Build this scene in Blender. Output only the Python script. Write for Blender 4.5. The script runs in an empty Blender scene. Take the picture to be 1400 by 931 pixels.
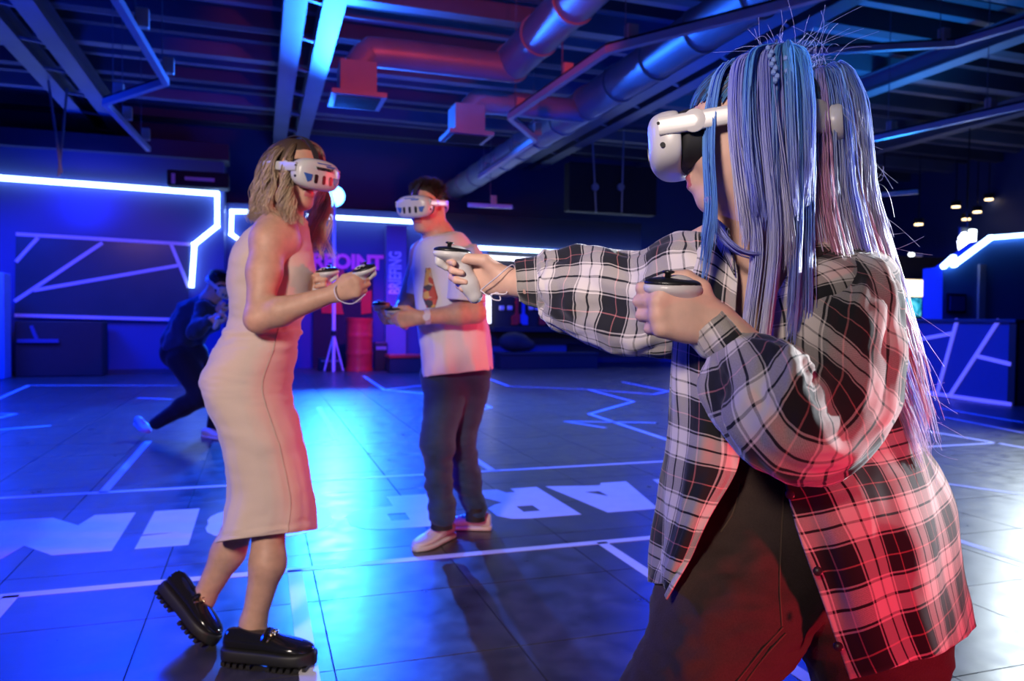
import bpy, bmesh, math, random
import numpy as np
from mathutils import Vector, Matrix
from mathutils.geometry import tessellate_polygon

scn = bpy.context.scene
COL = scn.collection
random.seed(7)
RNG = np.random.default_rng(11)

# ------------------------------------------------------------------ camera
F, CX, CY, H = 1040.0, 700.0, 465.5, 1.08
YAW, PITCH, ROLL = math.radians(18.4), math.radians(-1.6), math.radians(0.6)
FW = np.array([math.sin(YAW) * math.cos(PITCH), math.cos(YAW) * math.cos(PITCH), math.sin(PITCH)])
_rt = np.array([math.cos(YAW), -math.sin(YAW), 0.0])
_up = np.cross(_rt, FW)
RT = math.cos(ROLL) * _rt + math.sin(ROLL) * _up
UP = -math.sin(ROLL) * _rt + math.cos(ROLL) * _up
EYE = np.array([0.0, 0.0, H])


def ray(x, y):
    return FW + RT * (x - CX) / F - UP * (y - CY) / F


def P(x, y, d):
    """point seen at pixel x,y at distance d along the optical axis"""
    return EYE + ray(x, y) * d


def G(x, y, z=0.0):
    """point seen at pixel x,y on the level plane z"""
    r = ray(x, y)
    return EYE + r * ((z - H) / r[2])


def W(x, y, Y):
    """point seen at pixel x,y on the plane Y = const (parallel to the back wall)"""
    r = ray(x, y)
    return EYE + r * (Y / r[1])


cam = bpy.data.cameras.new('camera')
cam_o = bpy.data.objects.new('camera', cam)
COL.objects.link(cam_o)
cam.sensor_width = 36.0
cam.lens = F / 1400.0 * 36.0
cam.clip_start, cam.clip_end = 0.05, 200
cam.dof.use_dof = True
cam.dof.focus_distance = 1.2
cam.dof.aperture_fstop = 5.6
m = Matrix((RT, UP, -FW)).transposed().to_4x4()
m.translation = Vector(EYE)
cam_o.matrix_world = m
scn.camera = cam_o

# ------------------------------------------------------------------ world, exposure
wd = bpy.data.worlds.new('world')
scn.world = wd
wd.use_nodes = True
wd.node_tree.nodes['Background'].inputs[0].default_value = (0.004, 0.02, 0.25, 1)
wd.node_tree.nodes['Background'].inputs[1].default_value = 0.02
scn.view_settings.view_transform = 'Standard'
scn.view_settings.look = 'None'
scn.view_settings.exposure = 0.0
scn.view_settings.gamma = 1.0
scn.view_settings.use_curve_mapping = False


# ------------------------------------------------------------------ lamps of the arena (mounted on the ceiling grid and stands) and a few added fill spots
def lamp(kind, name, loc, energy, color, target=None, size=0.1, angle=60, blend=0.5, sy=None):
    l = bpy.data.lights.new(name, kind)
    l.energy = energy
    l.color = color
    if kind == 'AREA':
        l.size = size
        if sy:
            l.shape = 'RECTANGLE'
            l.size_y = sy
    else:
        l.shadow_soft_size = size
    if kind == 'SPOT':
        l.spot_size = math.radians(angle)
        l.spot_blend = blend
    o = bpy.data.objects.new(name, l)
    o.location = Vector(loc)
    if target is not None:
        o.rotation_euler = (Vector(target) - Vector(loc)).to_track_quat('-Z', 'Y').to_euler()
    COL.objects.link(o)
    return o


BLUE = (0.0, 0.03, 1.0)
# blue wash from the ceiling grid
for (bx, by) in ((-4.5, 5), (-1.5, 9), (2.0, 13), (6, 9), (10, 12), (-4.5, 13)):
    lamp('AREA', 'blue_wash', (bx, by, 3.3), 520, BLUE, (bx, by, 0), 1.2)
for (bx, by) in ((-3.0, 9), (1.5, 12.5), (6.5, 9), (-3, 15)):
    lamp('SPOT', 'blue_uplight', (bx, by, 2.6), 230, BLUE, (bx, by + 1.0, 6), 0.3, 150, 1.0)
# the big blue lamp on its stand far behind the players, aimed at the camera side
LAMP_B = W(457, 268, 15.3)
lamp('SPOT', 'blue_beam', LAMP_B + np.array([0, -0.14, 0]), 9000, (0.015, 0.13, 1.0), (0.9, 3.0, 0.6), 0.12, 70, 0.5)
# cold white lamp far right, backlights the players
LAMP_W = P(1440, 258, 9.0)
lamp('SPOT', 'white_beam', (7.3, 2.2, 2.5), 4600, (0.84, 0.94, 1.0), (0.92, 0.9, 1.42), 0.10, 13, 0.5)
lamp('SPOT', 'white_wash', LAMP_W, 540, (0.80, 0.93, 1.0), (2.9, 2.4, 0.1), 0.25, 80, 0.7)
lamp('SPOT', 'teal_fill', (9.0, 9.0, 2.9), 330, (0.02, 0.30, 1.0), (8.0, 9.0, 6), 0.3, 150, 1.0)  # added fill, stands in for the white lamp's spill on the ceiling
lamp('SPOT', 'pink_fill', (-2.6, 11.5, 3.3), 95, (1.0, 0.45, 0.75), (-3.0, 15.6, 1.9), 0.2, 62, 0.6)  # added fill that turns the panel lines pinkish
# added red fill spots: one reddens the vents, one brightens the drum corner
lamp('SPOT', 'red_vent_fill', (1.9, 2.9, 3.4), 330, (1.0, 0.07, 0.05), (1.9, 9.0, 4.0), 0.12, 40, 0.4)
lamp('SPOT', 'red_corner_fill', (2.4, 13.2, 3.3), 260, (1.0, 0.03, 0.04), (1.9, 15.8, 0.8), 0.12, 50, 0.6)
# red lamp low on the right of the camera, and a second one beside the players
lamp('SPOT', 'red_beam', (1.3, -1.2, 0.22), 215, (1.0, 0.04, 0.08), (0.55, 4.0, 0.30), 0.10, 48, 0.15)
lamp('SPOT', 'red_side', (4.3, 2.3, 1.2), 420, (1.0, 0.02, 0.04), (0.55, 3.3, 1.1), 0.12, 34, 0.5)
# soft warm-white lamp up left of the camera
lamp('SPOT', 'key_white', (-1.5, -0.9, 2.3), 510, (1.0, 0.84, 0.74), (0.35, 2.4, 1.2), 0.25, 50, 0.6)


# ------------------------------------------------------------------ materials
def node_mat(name):
    mt = bpy.data.materials.new(name)
    mt.use_nodes = True
    nt = mt.node_tree
    return mt, nt, nt.nodes['Principled BSDF']


def mat(name, col, rough=0.5, metal=0.0, var=0.12, scale=12.0, bump=0.0, bscale=60.0, emit=None, estr=0.0, spec=0.5, sheen=0.0, coat=0.0, trans=0.0):
    mt, nt, b = node_mat(name)
    N, L = nt.nodes, nt.links
    tc = N.new('ShaderNodeTexCoord')
    nz = N.new('ShaderNodeTexNoise')
    nz.inputs['Scale'].default_value = scale
    nz.inputs['Detail'].default_value = 4
    L.new(tc.outputs['Object'], nz.inputs['Vector'])
    mr = N.new('ShaderNodeMapRange')
    mr.inputs['To Min'].default_value = 1 - var
    mr.inputs['To Max'].default_value = 1 + var
    L.new(nz.outputs['Fac'], mr.inputs['Value'])
    mx = N.new('ShaderNodeVectorMath')
    mx.operation = 'SCALE'
    mx.inputs[0].default_value = col[:3]
    L.new(mr.outputs[0], mx.inputs['Scale'])
    L.new(mx.outputs[0], b.inputs['Base Color'])
    b.inputs['Roughness'].default_value = rough
    b.inputs['Metallic'].default_value = metal
    b.inputs['Specular IOR Level'].default_value = spec
    b.inputs['Sheen Weight'].default_value = sheen
    b.inputs['Coat Weight'].default_value = coat
    b.inputs['Transmission Weight'].default_value = trans
    if bump:
        n2 = N.new('ShaderNodeTexNoise')
        n2.inputs['Scale'].default_value = bscale
        n2.inputs['Detail'].default_value = 5
        L.new(tc.outputs['Object'], n2.inputs['Vector'])
        bp = N.new('ShaderNodeBump')
        bp.inputs['Strength'].default_value = bump
        bp.inputs['Distance'].default_value = 0.004
        L.new(n2.outputs['Fac'], bp.inputs['Height'])
        L.new(bp.outputs[0], b.inputs['Normal'])
    if emit:
        b.inputs['Emission Color'].default_value = (*emit[:3], 1)
        b.inputs['Emission Strength'].default_value = estr
    return mt


def ramp(nt, stops, interp='CONSTANT'):
    r = nt.nodes.new('ShaderNodeValToRGB')
    r.color_ramp.interpolation = interp
    e = r.color_ramp.elements
    while len(e) < len(stops):
        e.new(0.5)
    for el, (p, c) in zip(e, stops):
        el.position = p
        el.color = (*c[:3], 1)
    return r


# ------------------------------------------------------------------ objects
def tag(o, label=None, cat=None, group=None, kind=None):
    if label: o['label'] = label
    if cat: o['category'] = cat
    if group: o['group'] = group
    if kind: o['kind'] = kind
    return o


def empty(name, loc=(0, 0, 0)):
    o = bpy.data.objects.new(name, None)
    o.location = Vector(loc)
    o.empty_display_size = 0.1
    COL.objects.link(o)
    return o


def link(name, me, material=None, parent=None, smooth=False):
    o = bpy.data.objects.new(name, me)
    COL.objects.link(o)
    if material is not None:
        for mm in (material if isinstance(material, (list, tuple)) else [material]):
            me.materials.append(mm)
    if parent is not None:
        o.parent = parent
        o.matrix_parent_inverse = Matrix.Translation(-parent.location) if parent.type == 'EMPTY' and parent.rotation_euler[:] == (0, 0, 0) else parent.matrix_world.inverted()
    if smooth and me.polygons:
        me.polygons.foreach_set('use_smooth', np.ones(len(me.polygons), bool))
    return o


def faces_mesh(name, V, Q, uv=None):
    """fast mesh from vertex array and quad (or tri) index array; uv per vertex"""
    V = np.asarray(V, np.float32)
    Q = np.asarray(Q, np.int32)
    me = bpy.data.meshes.new(name)
    k = Q.shape[1]
    me.vertices.add(len(V))
    me.vertices.foreach_set('co', V.ravel())
    me.loops.add(Q.size)
    me.loops.foreach_set('vertex_index', Q.ravel())
    me.polygons.add(len(Q))
    me.polygons.foreach_set('loop_start', np.arange(0, Q.size, k, dtype=np.int32))
    me.update(calc_edges=True)
    if uv is not None:
        l = me.uv_layers.new(name='UVMap')
        l.data.foreach_set('uv', np.asarray(uv, np.float32)[Q.ravel()].ravel())
    me.validate()
    return me


class MB:
    """collects simple solids into one mesh"""

    def __init__(s):
        s.v, s.f = [], []

    def add(s, V, Fc):
        n = len(s.v)
        s.v += [tuple(map(float, p)) for p in V]
        s.f += [tuple(i + n for i in f) for f in Fc]
        return s

    def box(s, c, size, ax=None, bevel=0.0):
        c = np.array(c, float)
        A = np.eye(3) if ax is None else np.array(ax, float)
        h = np.array(size) / 2
        if bevel <= 0:
            V = [c + A[0] * h[0] * i + A[1] * h[1] * j + A[2] * h[2] * k for i in (-1, 1) for j in (-1, 1) for k in (-1, 1)]
            return s.add(V, [(0, 1, 3, 2), (4, 6, 7, 5), (0, 4, 5, 1), (2, 3, 7, 6), (0, 2, 6, 4), (1, 5, 7, 3)])
        bm = bmesh.new()
        bmesh.ops.create_cube(bm, size=1.0)
        for v in bm.verts:
            v.co = Vector((v.co.x * size[0], v.co.y * size[1], v.co.z * size[2]))
        bmesh.ops.bevel(bm, geom=bm.edges[:], offset=bevel, segments=2, affect='EDGES', profile=0.5)
        V = [c + A[0] * v.co.x + A[1] * v.co.y + A[2] * v.co.z for v in bm.verts]
        bm.verts.index_update()
        Fc = [tuple(v.index for v in f.verts) for f in bm.faces]
        bm.free()
        return s.add(V, Fc)

    def bar(s, a, b, w, h, up=(0, 0, 1)):
        a, b = np.array(a, float), np.array(b, float)
        x = b - a
        L = np.linalg.norm(x)
        x /= L
        u = np.array(up, float)
        if abs(u @ x) > 0.95: u = np.array([1.0, 0, 0])
        y = np.cross(u, x); y /= np.linalg.norm(y)
        z = np.cross(x, y)
        return s.box((a + b) / 2, (L, w, h), (x, y, z))

    def tube(s, pts, r, n=12, cap=True):
        pts = np.array(pts, float)
        r = np.broadcast_to(np.array(r, float), (len(pts),))
        T = np.gradient(pts, axis=0)
        T /= np.linalg.norm(T, axis=1)[:, None] + 1e-12
        ref = np.array([0, 0, 1.0]) if abs(T[0][2]) < 0.9 else np.array([1.0, 0, 0])
        V = []
        u = np.cross(ref, T[0])
        for p, t, rr in zip(pts, T, r):
            u = u - t * (u @ t); u /= np.linalg.norm(u) + 1e-12
            w = np.cross(t, u)
            for k in range(n):
                a = 2 * math.pi * k / n
                V.append(p + rr * (math.cos(a) * u + math.sin(a) * w))
        Fc = []
        for i in range(len(pts) - 1):
            for k in range(n):
                k2 = (k + 1) % n
                Fc.append((i * n + k, i * n + k2, (i + 1) * n + k2, (i + 1) * n + k))
        if cap:
            Fc.append(tuple(range(n - 1, -1, -1)))
            Fc.append(tuple((len(pts) - 1) * n + k for k in range(n)))
        return s.add(V, Fc)

    def lathe(s, o, prof, axis=(0, 0, 1), n=24):
        """prof: list of (radius, height)"""
        z = np.array(axis, float); z /= np.linalg.norm(z)
        ref = np.array([1.0, 0, 0]) if abs(z[0]) < 0.9 else np.array([0, 1.0, 0])
        x = np.cross(ref, z); x /= np.linalg.norm(x)
        y = np.cross(z, x)
        o = np.array(o, float)
        V = []
        for r, h in prof:
            for k in range(n):
                a = 2 * math.pi * k / n
                V.append(o + z * h + r * (math.cos(a) * x + math.sin(a) * y))
        Fc = []
        for i in range(len(prof) - 1):
            for k in range(n):
                k2 = (k + 1) % n
                Fc.append((i * n + k, i * n + k2, (i + 1) * n + k2, (i + 1) * n + k))
        Fc.append(tuple(range(n - 1, -1, -1)))
        Fc.append(tuple((len(prof) - 1) * n + k for k in range(n)))
        return s.add(V, Fc)

    def plate(s, poly, o, ux, uy, th, holes=()):
        """polygon (2d) extruded by th along ux x uy, front face at o + th"""
        ux, uy, o = (np.array(q, float) for q in (ux, uy, o))
        nz = np.cross(ux, uy); nz /= np.linalg.norm(nz)
        loops = [list(poly)] + [list(h) for h in holes]
        flat = [p for l in loops for p in l]
        tri = tessellate_polygon([[Vector((p[0], p[1], 0)) for p in l] for l in loops])
        n = len(flat)
        V = [o + ux * p[0] + uy * p[1] for p in flat] + [o + ux * p[0] + uy * p[1] + nz * th for p in flat]
        Fc = [tuple(i + n for i in t) for t in tri]
        base = 0
        for l in loops:
            for k in range(len(l)):
                a, b = base + k, base + (k + 1) % len(l)
                Fc.append((a, b, b + n, a + n))
            base += len(l)
        return s.add(V, Fc)

    def build(s, name, material, parent=None, smooth=False, origin=None):
        me = bpy.data.meshes.new(name)
        V = s.v
        me.from_pydata(V, [], s.f)
        bm = bmesh.new(); bm.from_mesh(me)
        bmesh.ops.recalc_face_normals(bm, faces=bm.faces[:])
        bm.to_mesh(me); bm.free()
        o = link(name, me, material, parent, smooth)
        if smooth:
            try:
                me.set_sharp_from_angle(angle=math.radians(40))
            except Exception:
                pass
        return o


def copy_tree(o, parent=None):
    c = o.copy()
    COL.objects.link(c)
    c.parent = parent
    for ch in list(o.children):
        copy_tree(ch, c)
    return c


# ------------------------------------------------------------------ numpy noise
def _hash(i, j, k):
    h = (i * 374761393 + j * 668265263 + k * 2147483647 % 1274126177) & 0xffffffff
    h = ((h ^ (h >> 13)) * 1274126177) & 0xffffffff
    return ((h ^ (h >> 16)) & 0xffff) / 32767.5 - 1.0


def vnoise(p):
    p = np.asarray(p, float)
    i = np.floor(p).astype(np.int64)
    f = p - i
    f = f * f * f * (f * (f * 6 - 15) + 10)
    r = 0
    for a in (0, 1):
        for b in (0, 1):
            for c in (0, 1):
                w = (f[..., 0] if a else 1 - f[..., 0]) * (f[..., 1] if b else 1 - f[..., 1]) * (f[..., 2] if c else 1 - f[..., 2])
                r = r + w * _hash(i[..., 0] + a, i[..., 1] + b, i[..., 2] + c)
    return r


def fbm(p, o=3):
    p = np.asarray(p, float)
    r, a = 0, 1.0
    for k in range(o):
        r = r + a * vnoise(p + 17.3 * k)
        p = p * 2.03
        a *= 0.5
    return r


# ------------------------------------------------------------------ splines, lofts
def catmull(pts, per=6, closed=False):
    """Catmull-Rom through pts (n x ...), per samples per span"""
    pts = np.asarray(pts, float)
    n = len(pts)
    if closed:
        ext = np.concatenate([pts[-1:], pts, pts[:2]])
        spans = n
    else:
        ext = np.concatenate([2 * pts[:1] - pts[1:2], pts, 2 * pts[-1:] - pts[-2:-1]])
        spans = n - 1
    t = (np.arange(per) / per).reshape((-1,) + (1,) * (pts.ndim - 1))
    out = []
    for s in range(spans):
        a, b, c, d = ext[s], ext[s + 1], ext[s + 2], ext[s + 3]
        out.append(0.5 * (2 * b + (c - a) * t + (2 * a - 5 * b + 4 * c - d) * t ** 2 + (3 * b - a - 3 * c + d) * t ** 3))
    out = np.concatenate(out)
    if not closed:
        out = np.concatenate([out, pts[-1:]])
    return out


def ring(L, R, d, rd, n=40, ex=2.0, dd=0.0):
    """ring seen edge to edge from pixel L to pixel R at distance d (dd: R farther than L), half depth rd; starts at the far side"""
    a0, a1 = P(*L, d - dd / 2), P(*R, d + dd / 2)
    c = (a0 + a1) / 2
    a = (a1 - a0) / 2
    v = c - EYE
    v /= np.linalg.norm(v)
    b = v - a * (v @ a) / (a @ a)
    b = b / np.linalg.norm(b) * rd
    th = np.linspace(0, 2 * np.pi, n, endpoint=False) + np.pi / 2
    co, si = np.cos(th), np.sin(th)
    e = 2.0 / ex
    co, si = np.sign(co) * np.abs(co) ** e, np.sign(si) * np.abs(si) ** e
    return c + co[:, None] * a + si[:, None] * b


def ring3(c, a, b, n=40, ex=2.0):
    th = np.linspace(0, 2 * np.pi, n, endpoint=False) + np.pi / 2
    co, si = np.cos(th), np.sin(th)
    e = 2.0 / ex
    co, si = np.sign(co) * np.abs(co) ** e, np.sign(si) * np.abs(si) ** e
    return np.array(c, float) + co[:, None] * np.array(a, float) + si[:, None] * np.array(b, float)


def grid_normals(Pt, closed_u):
    if closed_u:
        du = np.roll(Pt, -1, 1) - np.roll(Pt, 1, 1)
    else:
        du = np.gradient(Pt, axis=1)
    dv = np.gradient(Pt, axis=0)
    n = np.cross(du, dv)
    return n / (np.linalg.norm(n, axis=2, keepdims=True) + 1e-12)


def grid_uv(Pt, closed_u):
    """u: arc length around (mean over rows, per row scaled), v: arc length along"""
    nv, nu, _ = Pt.shape
    q = np.concatenate([Pt, Pt[:, :1]], 1) if closed_u else Pt
    du = np.linalg.norm(np.diff(q, axis=1), axis=2)
    u = np.concatenate([np.zeros((nv, 1)), np.cumsum(du, 1)], 1)
    um = u.mean(0, keepdims=True) * 0.75 + u * 0.25
    dv = np.linalg.norm(np.diff(Pt, axis=0), axis=2)
    v = np.concatenate([np.zeros((1, nu)), np.cumsum(dv, 0)], 0)
    v = v * 0.4 + v.mean(1, keepdims=True) * 0.6
    if closed_u:
        v = np.concatenate([v, v[:, :1]], 1)
    return np.stack([um, v], -1)


def grid_mesh(name, Pt, closed_u=False, cap0=False, cap1=False, thick=0.0, flip=False, uvoff=(0, 0), uvrot=0.0, uvs=1.0):
    """mesh from a (nv,nu,3) grid; thick>0 makes a shell with inner side and rims"""
    nv, nu, _ = Pt.shape
    uv = grid_uv(Pt, closed_u)
    if closed_u:
        G_ = np.concatenate([Pt, Pt[:, :1]], 1)
    else:
        G_ = Pt
    nu2 = G_.shape[1]
    c, s = math.cos(uvrot), math.sin(uvrot)
    uvf = uv.reshape(-1, 2) * uvs
    uvf = np.stack([uvf[:, 0] * c - uvf[:, 1] * s + uvoff[0], uvf[:, 0] * s + uvf[:, 1] * c + uvoff[1]], -1)
    idx = np.arange(nv * nu2).reshape(nv, nu2)
    Q = np.stack([idx[:-1, :-1], idx[:-1, 1:], idx[1:, 1:], idx[1:, :-1]], -1).reshape(-1, 4)
    if flip: Q = Q[:, ::-1]
    V = G_.reshape(-1, 3)
    if thick > 0:
        N_ = grid_normals(Pt, closed_u)
        if closed_u: N_ = np.concatenate([N_, N_[:, :1]], 1)
        sgn = 1.0 if flip else -1.0
        V2 = (G_ + sgn * thick * N_).reshape(-1, 3)
        n = len(V)
        Qi = Q[:, ::-1] + n
        rims = []
        def rim(line):
            rims.append(np.stack([line[:-1], line[1:], line[1:] + n, line[:-1] + n], -1))
        rim(idx[0]); rim(idx[-1][::-1])
        if not closed_u:
            rim(idx[:, 0][::-1]); rim(idx[:, -1])
        R_ = np.concatenate(rims)
        if not flip: R_ = R_[:, ::-1]
        V = np.concatenate([V, V2]); Q = np.concatenate([Q, Qi, R_]); uvf = np.concatenate([uvf, uvf])
    caps = []
    if cap0 or cap1:
        for flag, row, rev in ((cap0, idx[0], False), (cap1, idx[-1], True)):
            if not flag: continue
            cpt = V[row].mean(0)
            ci = len(V)
            V = np.concatenate([V, cpt[None]]); uvf = np.concatenate([uvf, uvf[row].mean(0)[None]])
            tri = np.stack([row[1:], row[:-1], np.full(nu2 - 1, ci), np.full(nu2 - 1, ci)], -1)
            if rev: tri = tri[:, ::-1]
            if flip: tri = tri[:, ::-1]
            caps.append(tri)
    me = None
    if caps:
        T = np.concatenate(caps)
        # quads with a doubled index are cleaned into triangles by hand
        me = bpy.data.meshes.new(name)
        Vf = V.astype(np.float32)
        T3 = np.array([[t[0], t[1], t[2]] if t[2] != t[1] and t[0] != t[1] else [t[1], t[2], t[3]] for t in T], np.int32)
        loops = np.concatenate([Q.ravel(), T3.ravel()]).astype(np.int32)
        starts = np.concatenate([np.arange(len(Q)) * 4, Q.size + np.arange(len(T3)) * 3]).astype(np.int32)
        me.vertices.add(len(Vf)); me.vertices.foreach_set('co', Vf.ravel())
        me.loops.add(len(loops)); me.loops.foreach_set('vertex_index', loops)
        me.polygons.add(len(starts)); me.polygons.foreach_set('loop_start', starts)
        me.update(calc_edges=True)
        l = me.uv_layers.new(name='UVMap')
        l.data.foreach_set('uv', uvf.astype(np.float32)[loops].ravel())
        me.validate()
    else:
        me = faces_mesh(name, V, Q, uvf)
    # weld the seam so that shading runs over it
    if closed_u and thick == 0:
        bm = bmesh.new(); bm.from_mesh(me)
        bmesh.ops.remove_doubles(bm, verts=bm.verts[:], dist=1e-6)
        bm.to_mesh(me); bm.free()
    return me


def folds(Pt, amp, su, sv, seed=0.0, closed_u=True, sharp=1.0):
    """displace a grid along its normals by ridged noise; su, sv: folds per unit of the grid in u and v (0..1)"""
    nv, nu, _ = Pt.shape
    v, u = np.meshgrid(np.linspace(0, 1, nv), np.linspace(0, 1, nu, endpoint=not closed_u), indexing='ij')
    if closed_u:
        a = u * 2 * np.pi
        q = np.stack([np.cos(a) * su / 3.0, np.sin(a) * su / 3.0, v * sv + seed], -1)
    else:
        q = np.stack([u * su, v * sv, np.full_like(u, seed)], -1)
    n = fbm(q + seed, 3)
    n = np.sign(n) * np.abs(n) ** sharp
    N_ = grid_normals(Pt, closed_u)
    am = amp if np.isscalar(amp) else np.asarray(amp)
    return Pt + N_ * (n * am)[..., None]


# ------------------------------------------------------------------ implicit surfaces
class SDF:
    def __init__(s):
        s.ops = []

    def cone(s, a, b, ra, rb, k=0.02, sub=False):
        a, b = np.array(a, float), np.array(b, float)
        s.ops.append(('c', a, b, ra, rb, k, sub))
        return s

    def ell(s, c, r, ax=None, k=0.02, sub=False):
        A = np.eye(3) if ax is None else np.array(ax, float)
        s.ops.append(('e', np.array(c, float), np.array(r, float), A, None, k, sub))
        return s

    def chain(s, pts, rad, k=0.02):
        for i in range(len(pts) - 1):
            s.cone(pts[i], pts[i + 1], rad[i], rad[i + 1], k)
        return s

    def bounds(s, op):
        if op[0] == 'c':
            r = max(op[3], op[4])
            return np.minimum(op[1], op[2]) - r, np.maximum(op[1], op[2]) + r
        r = np.abs(op[3].T) @ op[2]
        return op[1] - r, op[1] + r

    def mesh(s, name, res=0.005):
        lo = np.min([s.bounds(o)[0] for o in s.ops if not o[6]], 0) - 0.03
        hi = np.max([s.bounds(o)[1] for o in s.ops if not o[6]], 0) + 0.03
        dim = np.ceil((hi - lo) / res).astype(int) + 1
        g = np.full(dim, 0.3, np.float32)
        for o in s.ops:
            k = o[5]
            b0, b1 = s.bounds(o)
            pad = k + 3 * res + 0.012
            i0 = np.clip(np.floor((b0 - pad - lo) / res).astype(int), 0, dim - 1)
            i1 = np.clip(np.ceil((b1 + pad - lo) / res).astype(int) + 1, 1, dim)
            sl = tuple(slice(x, y) for x, y in zip(i0, i1))
            ax = [(lo[q] + res * np.arange(i0[q], i1[q])).astype(np.float32) for q in range(3)]
            X, Y, Z = np.meshgrid(*ax, indexing='ij')
            if o[0] == 'c':
                a, b = o[1], o[2]
                ba = b - a
                L2 = max(float(ba @ ba), 1e-9)
                t = np.clip(((X - a[0]) * ba[0] + (Y - a[1]) * ba[1] + (Z - a[2]) * ba[2]) / L2, 0, 1)
                d = np.sqrt((X - a[0] - t * ba[0]) ** 2 + (Y - a[1] - t * ba[1]) ** 2 + (Z - a[2] - t * ba[2]) ** 2) - (o[3] + t * (o[4] - o[3]))
            else:
                c, r, A = o[1], o[2], o[3]
                x, y, z = X - c[0], Y - c[1], Z - c[2]
                l = [A[q][0] * x + A[q][1] * y + A[q][2] * z for q in range(3)]
                k0 = np.sqrt((l[0] / r[0]) ** 2 + (l[1] / r[1]) ** 2 + (l[2] / r[2]) ** 2)
                k1 = np.sqrt((l[0] / r[0] ** 2) ** 2 + (l[1] / r[1] ** 2) ** 2 + (l[2] / r[2] ** 2) ** 2) + 1e-9
                d = k0 * (k0 - 1) / k1
            cur = g[sl]
            if o[6]:
                d = -d
                h = np.clip(k - np.abs(cur - d), 0, None) / k
                g[sl] = np.maximum(cur, d) + h * h * k * 0.25
            else:
                h = np.clip(k - np.abs(cur - d), 0, None) / k
                g[sl] = np.minimum(cur, d) - h * h * k * 0.25
        return surface_nets(name, g, lo, res)


def surface_nets(name, g, lo, res):
    ins = g < 0
    cnt = np.zeros(np.array(g.shape) - 1, np.uint8)
    for a in (0, 1):
        for b in (0, 1):
            for c in (0, 1):
                cnt += ins[a:g.shape[0] - 1 + a, b:g.shape[1] - 1 + b, c:g.shape[2] - 1 + c]
    act = (cnt > 0) & (cnt < 8)
    cells = np.argwhere(act)
    vid = np.full(act.shape, -1, np.int32)
    vid[act] = np.arange(len(cells))
    acc = np.zeros((len(cells), 3)); num = np.zeros(len(cells))
    cor = [(a, b, c) for a in (0, 1) for b in (0, 1) for c in (0, 1)]
    val = {q: g[cells[:, 0] + q[0], cells[:, 1] + q[1], cells[:, 2] + q[2]] for q in cor}
    for q in cor:
        for ax in range(3):
            if q[ax] == 0:
                p = list(q); p[ax] = 1; p = tuple(p)
                va, vb = val[q], val[p]
                mk = (va < 0) != (vb < 0)
                t = np.where(mk, va / np.where(mk, va - vb, 1), 0)
                pt = np.tile(np.array(q, float), (len(cells), 1))
                pt[:, ax] = t
                acc += pt * mk[:, None]; num += mk
    V = lo + (cells + acc / num[:, None]) * res
    quads = []
    for ax in range(3):
        s0 = [slice(1, -1)] * 3; s1 = [slice(1, -1)] * 3
        s0[ax] = slice(0, -1); s1[ax] = slice(1, None)
        A_, B_ = ins[tuple(s0)], ins[tuple(s1)]
        for inside_first in (True, False):
            e = np.argwhere(A_ & ~B_ if inside_first else ~A_ & B_)
            if len(e) == 0: continue
            off = np.ones(3, int); off[ax] = 0
            e = e + off
            u, v = (ax + 1) % 3, (ax + 2) % 3
            def cid(du, dv):
                c = e.copy(); c[:, u] -= du; c[:, v] -= dv
                return vid[c[:, 0], c[:, 1], c[:, 2]]
            q = np.stack([cid(1, 1), cid(0, 1), cid(0, 0), cid(1, 0)], -1)
            quads.append(q if inside_first else q[:, ::-1])
    Q = np.concatenate(quads)
    Q = Q[(Q >= 0).all(1)]
    # two light smoothing steps (umbrella over edges)
    E_ = np.concatenate([Q[:, [0, 1]], Q[:, [1, 2]], Q[:, [2, 3]], Q[:, [3, 0]]])
    for _ in range(2):
        sm = np.zeros_like(V); c = np.zeros(len(V))
        for k in range(3):
            sm[:, k] = np.bincount(E_[:, 0], V[E_[:, 1], k], len(V)) + np.bincount(E_[:, 1], V[E_[:, 0], k], len(V))
        c = np.bincount(E_[:, 0], minlength=len(V)) + np.bincount(E_[:, 1], minlength=len(V))
        V = 0.5 * V + 0.5 * sm / c[:, None]
    return faces_mesh(name, V, Q)


# ------------------------------------------------------------------ hair strands
def strands(name, pts, rad, col, material, parent, sides=3):
    """pts (S,K,3), rad (S,K), col (S,K,3) -> one mesh of thin tubes with a colour attribute"""
    S, K, _ = pts.shape
    T = np.gradient(pts, axis=1)
    T /= np.linalg.norm(T, axis=2, keepdims=True) + 1e-9
    ref = np.array([0.31, -0.55, 0.2]) + np.zeros_like(T)
    u = np.cross(T, ref); u /= np.linalg.norm(u, axis=2, keepdims=True) + 1e-9
    w = np.cross(T, u)
    V = []
    for k in range(sides):
        a = 2 * math.pi * k / sides
        V.append(pts + rad[..., None] * (math.cos(a) * u + math.sin(a) * w))
    V = np.stack(V, 2).reshape(-1, 3)
    idx = np.arange(S * K * sides).reshape(S, K, sides)
    nx = np.roll(idx, -1, 2)
    Q = np.stack([idx[:, :-1], nx[:, :-1], nx[:, 1:], idx[:, 1:]], -1).reshape(-1, 4)
    me = faces_mesh(name, V, Q)
    ca = me.color_attributes.new('hair_colour', 'FLOAT_COLOR', 'POINT')
    cc = np.repeat(col.reshape(S * K, 3), sides, 0)
    ca.data.foreach_set('color', np.concatenate([cc, np.ones((len(cc), 1))], 1).astype(np.float32).ravel())
    o = link(name, me, material, parent, True)
    return o


def unit(v):
    v = np.array(v, float)
    return v / (np.linalg.norm(v) + 1e-12)


def frame(fwd, up):
    """rows: forward x, left y, up z"""
    x = unit(fwd)
    z = np.array(up, float); z = unit(z - x * (z @ x))
    y = np.cross(z, x)
    return np.array([x, y, z])


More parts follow.
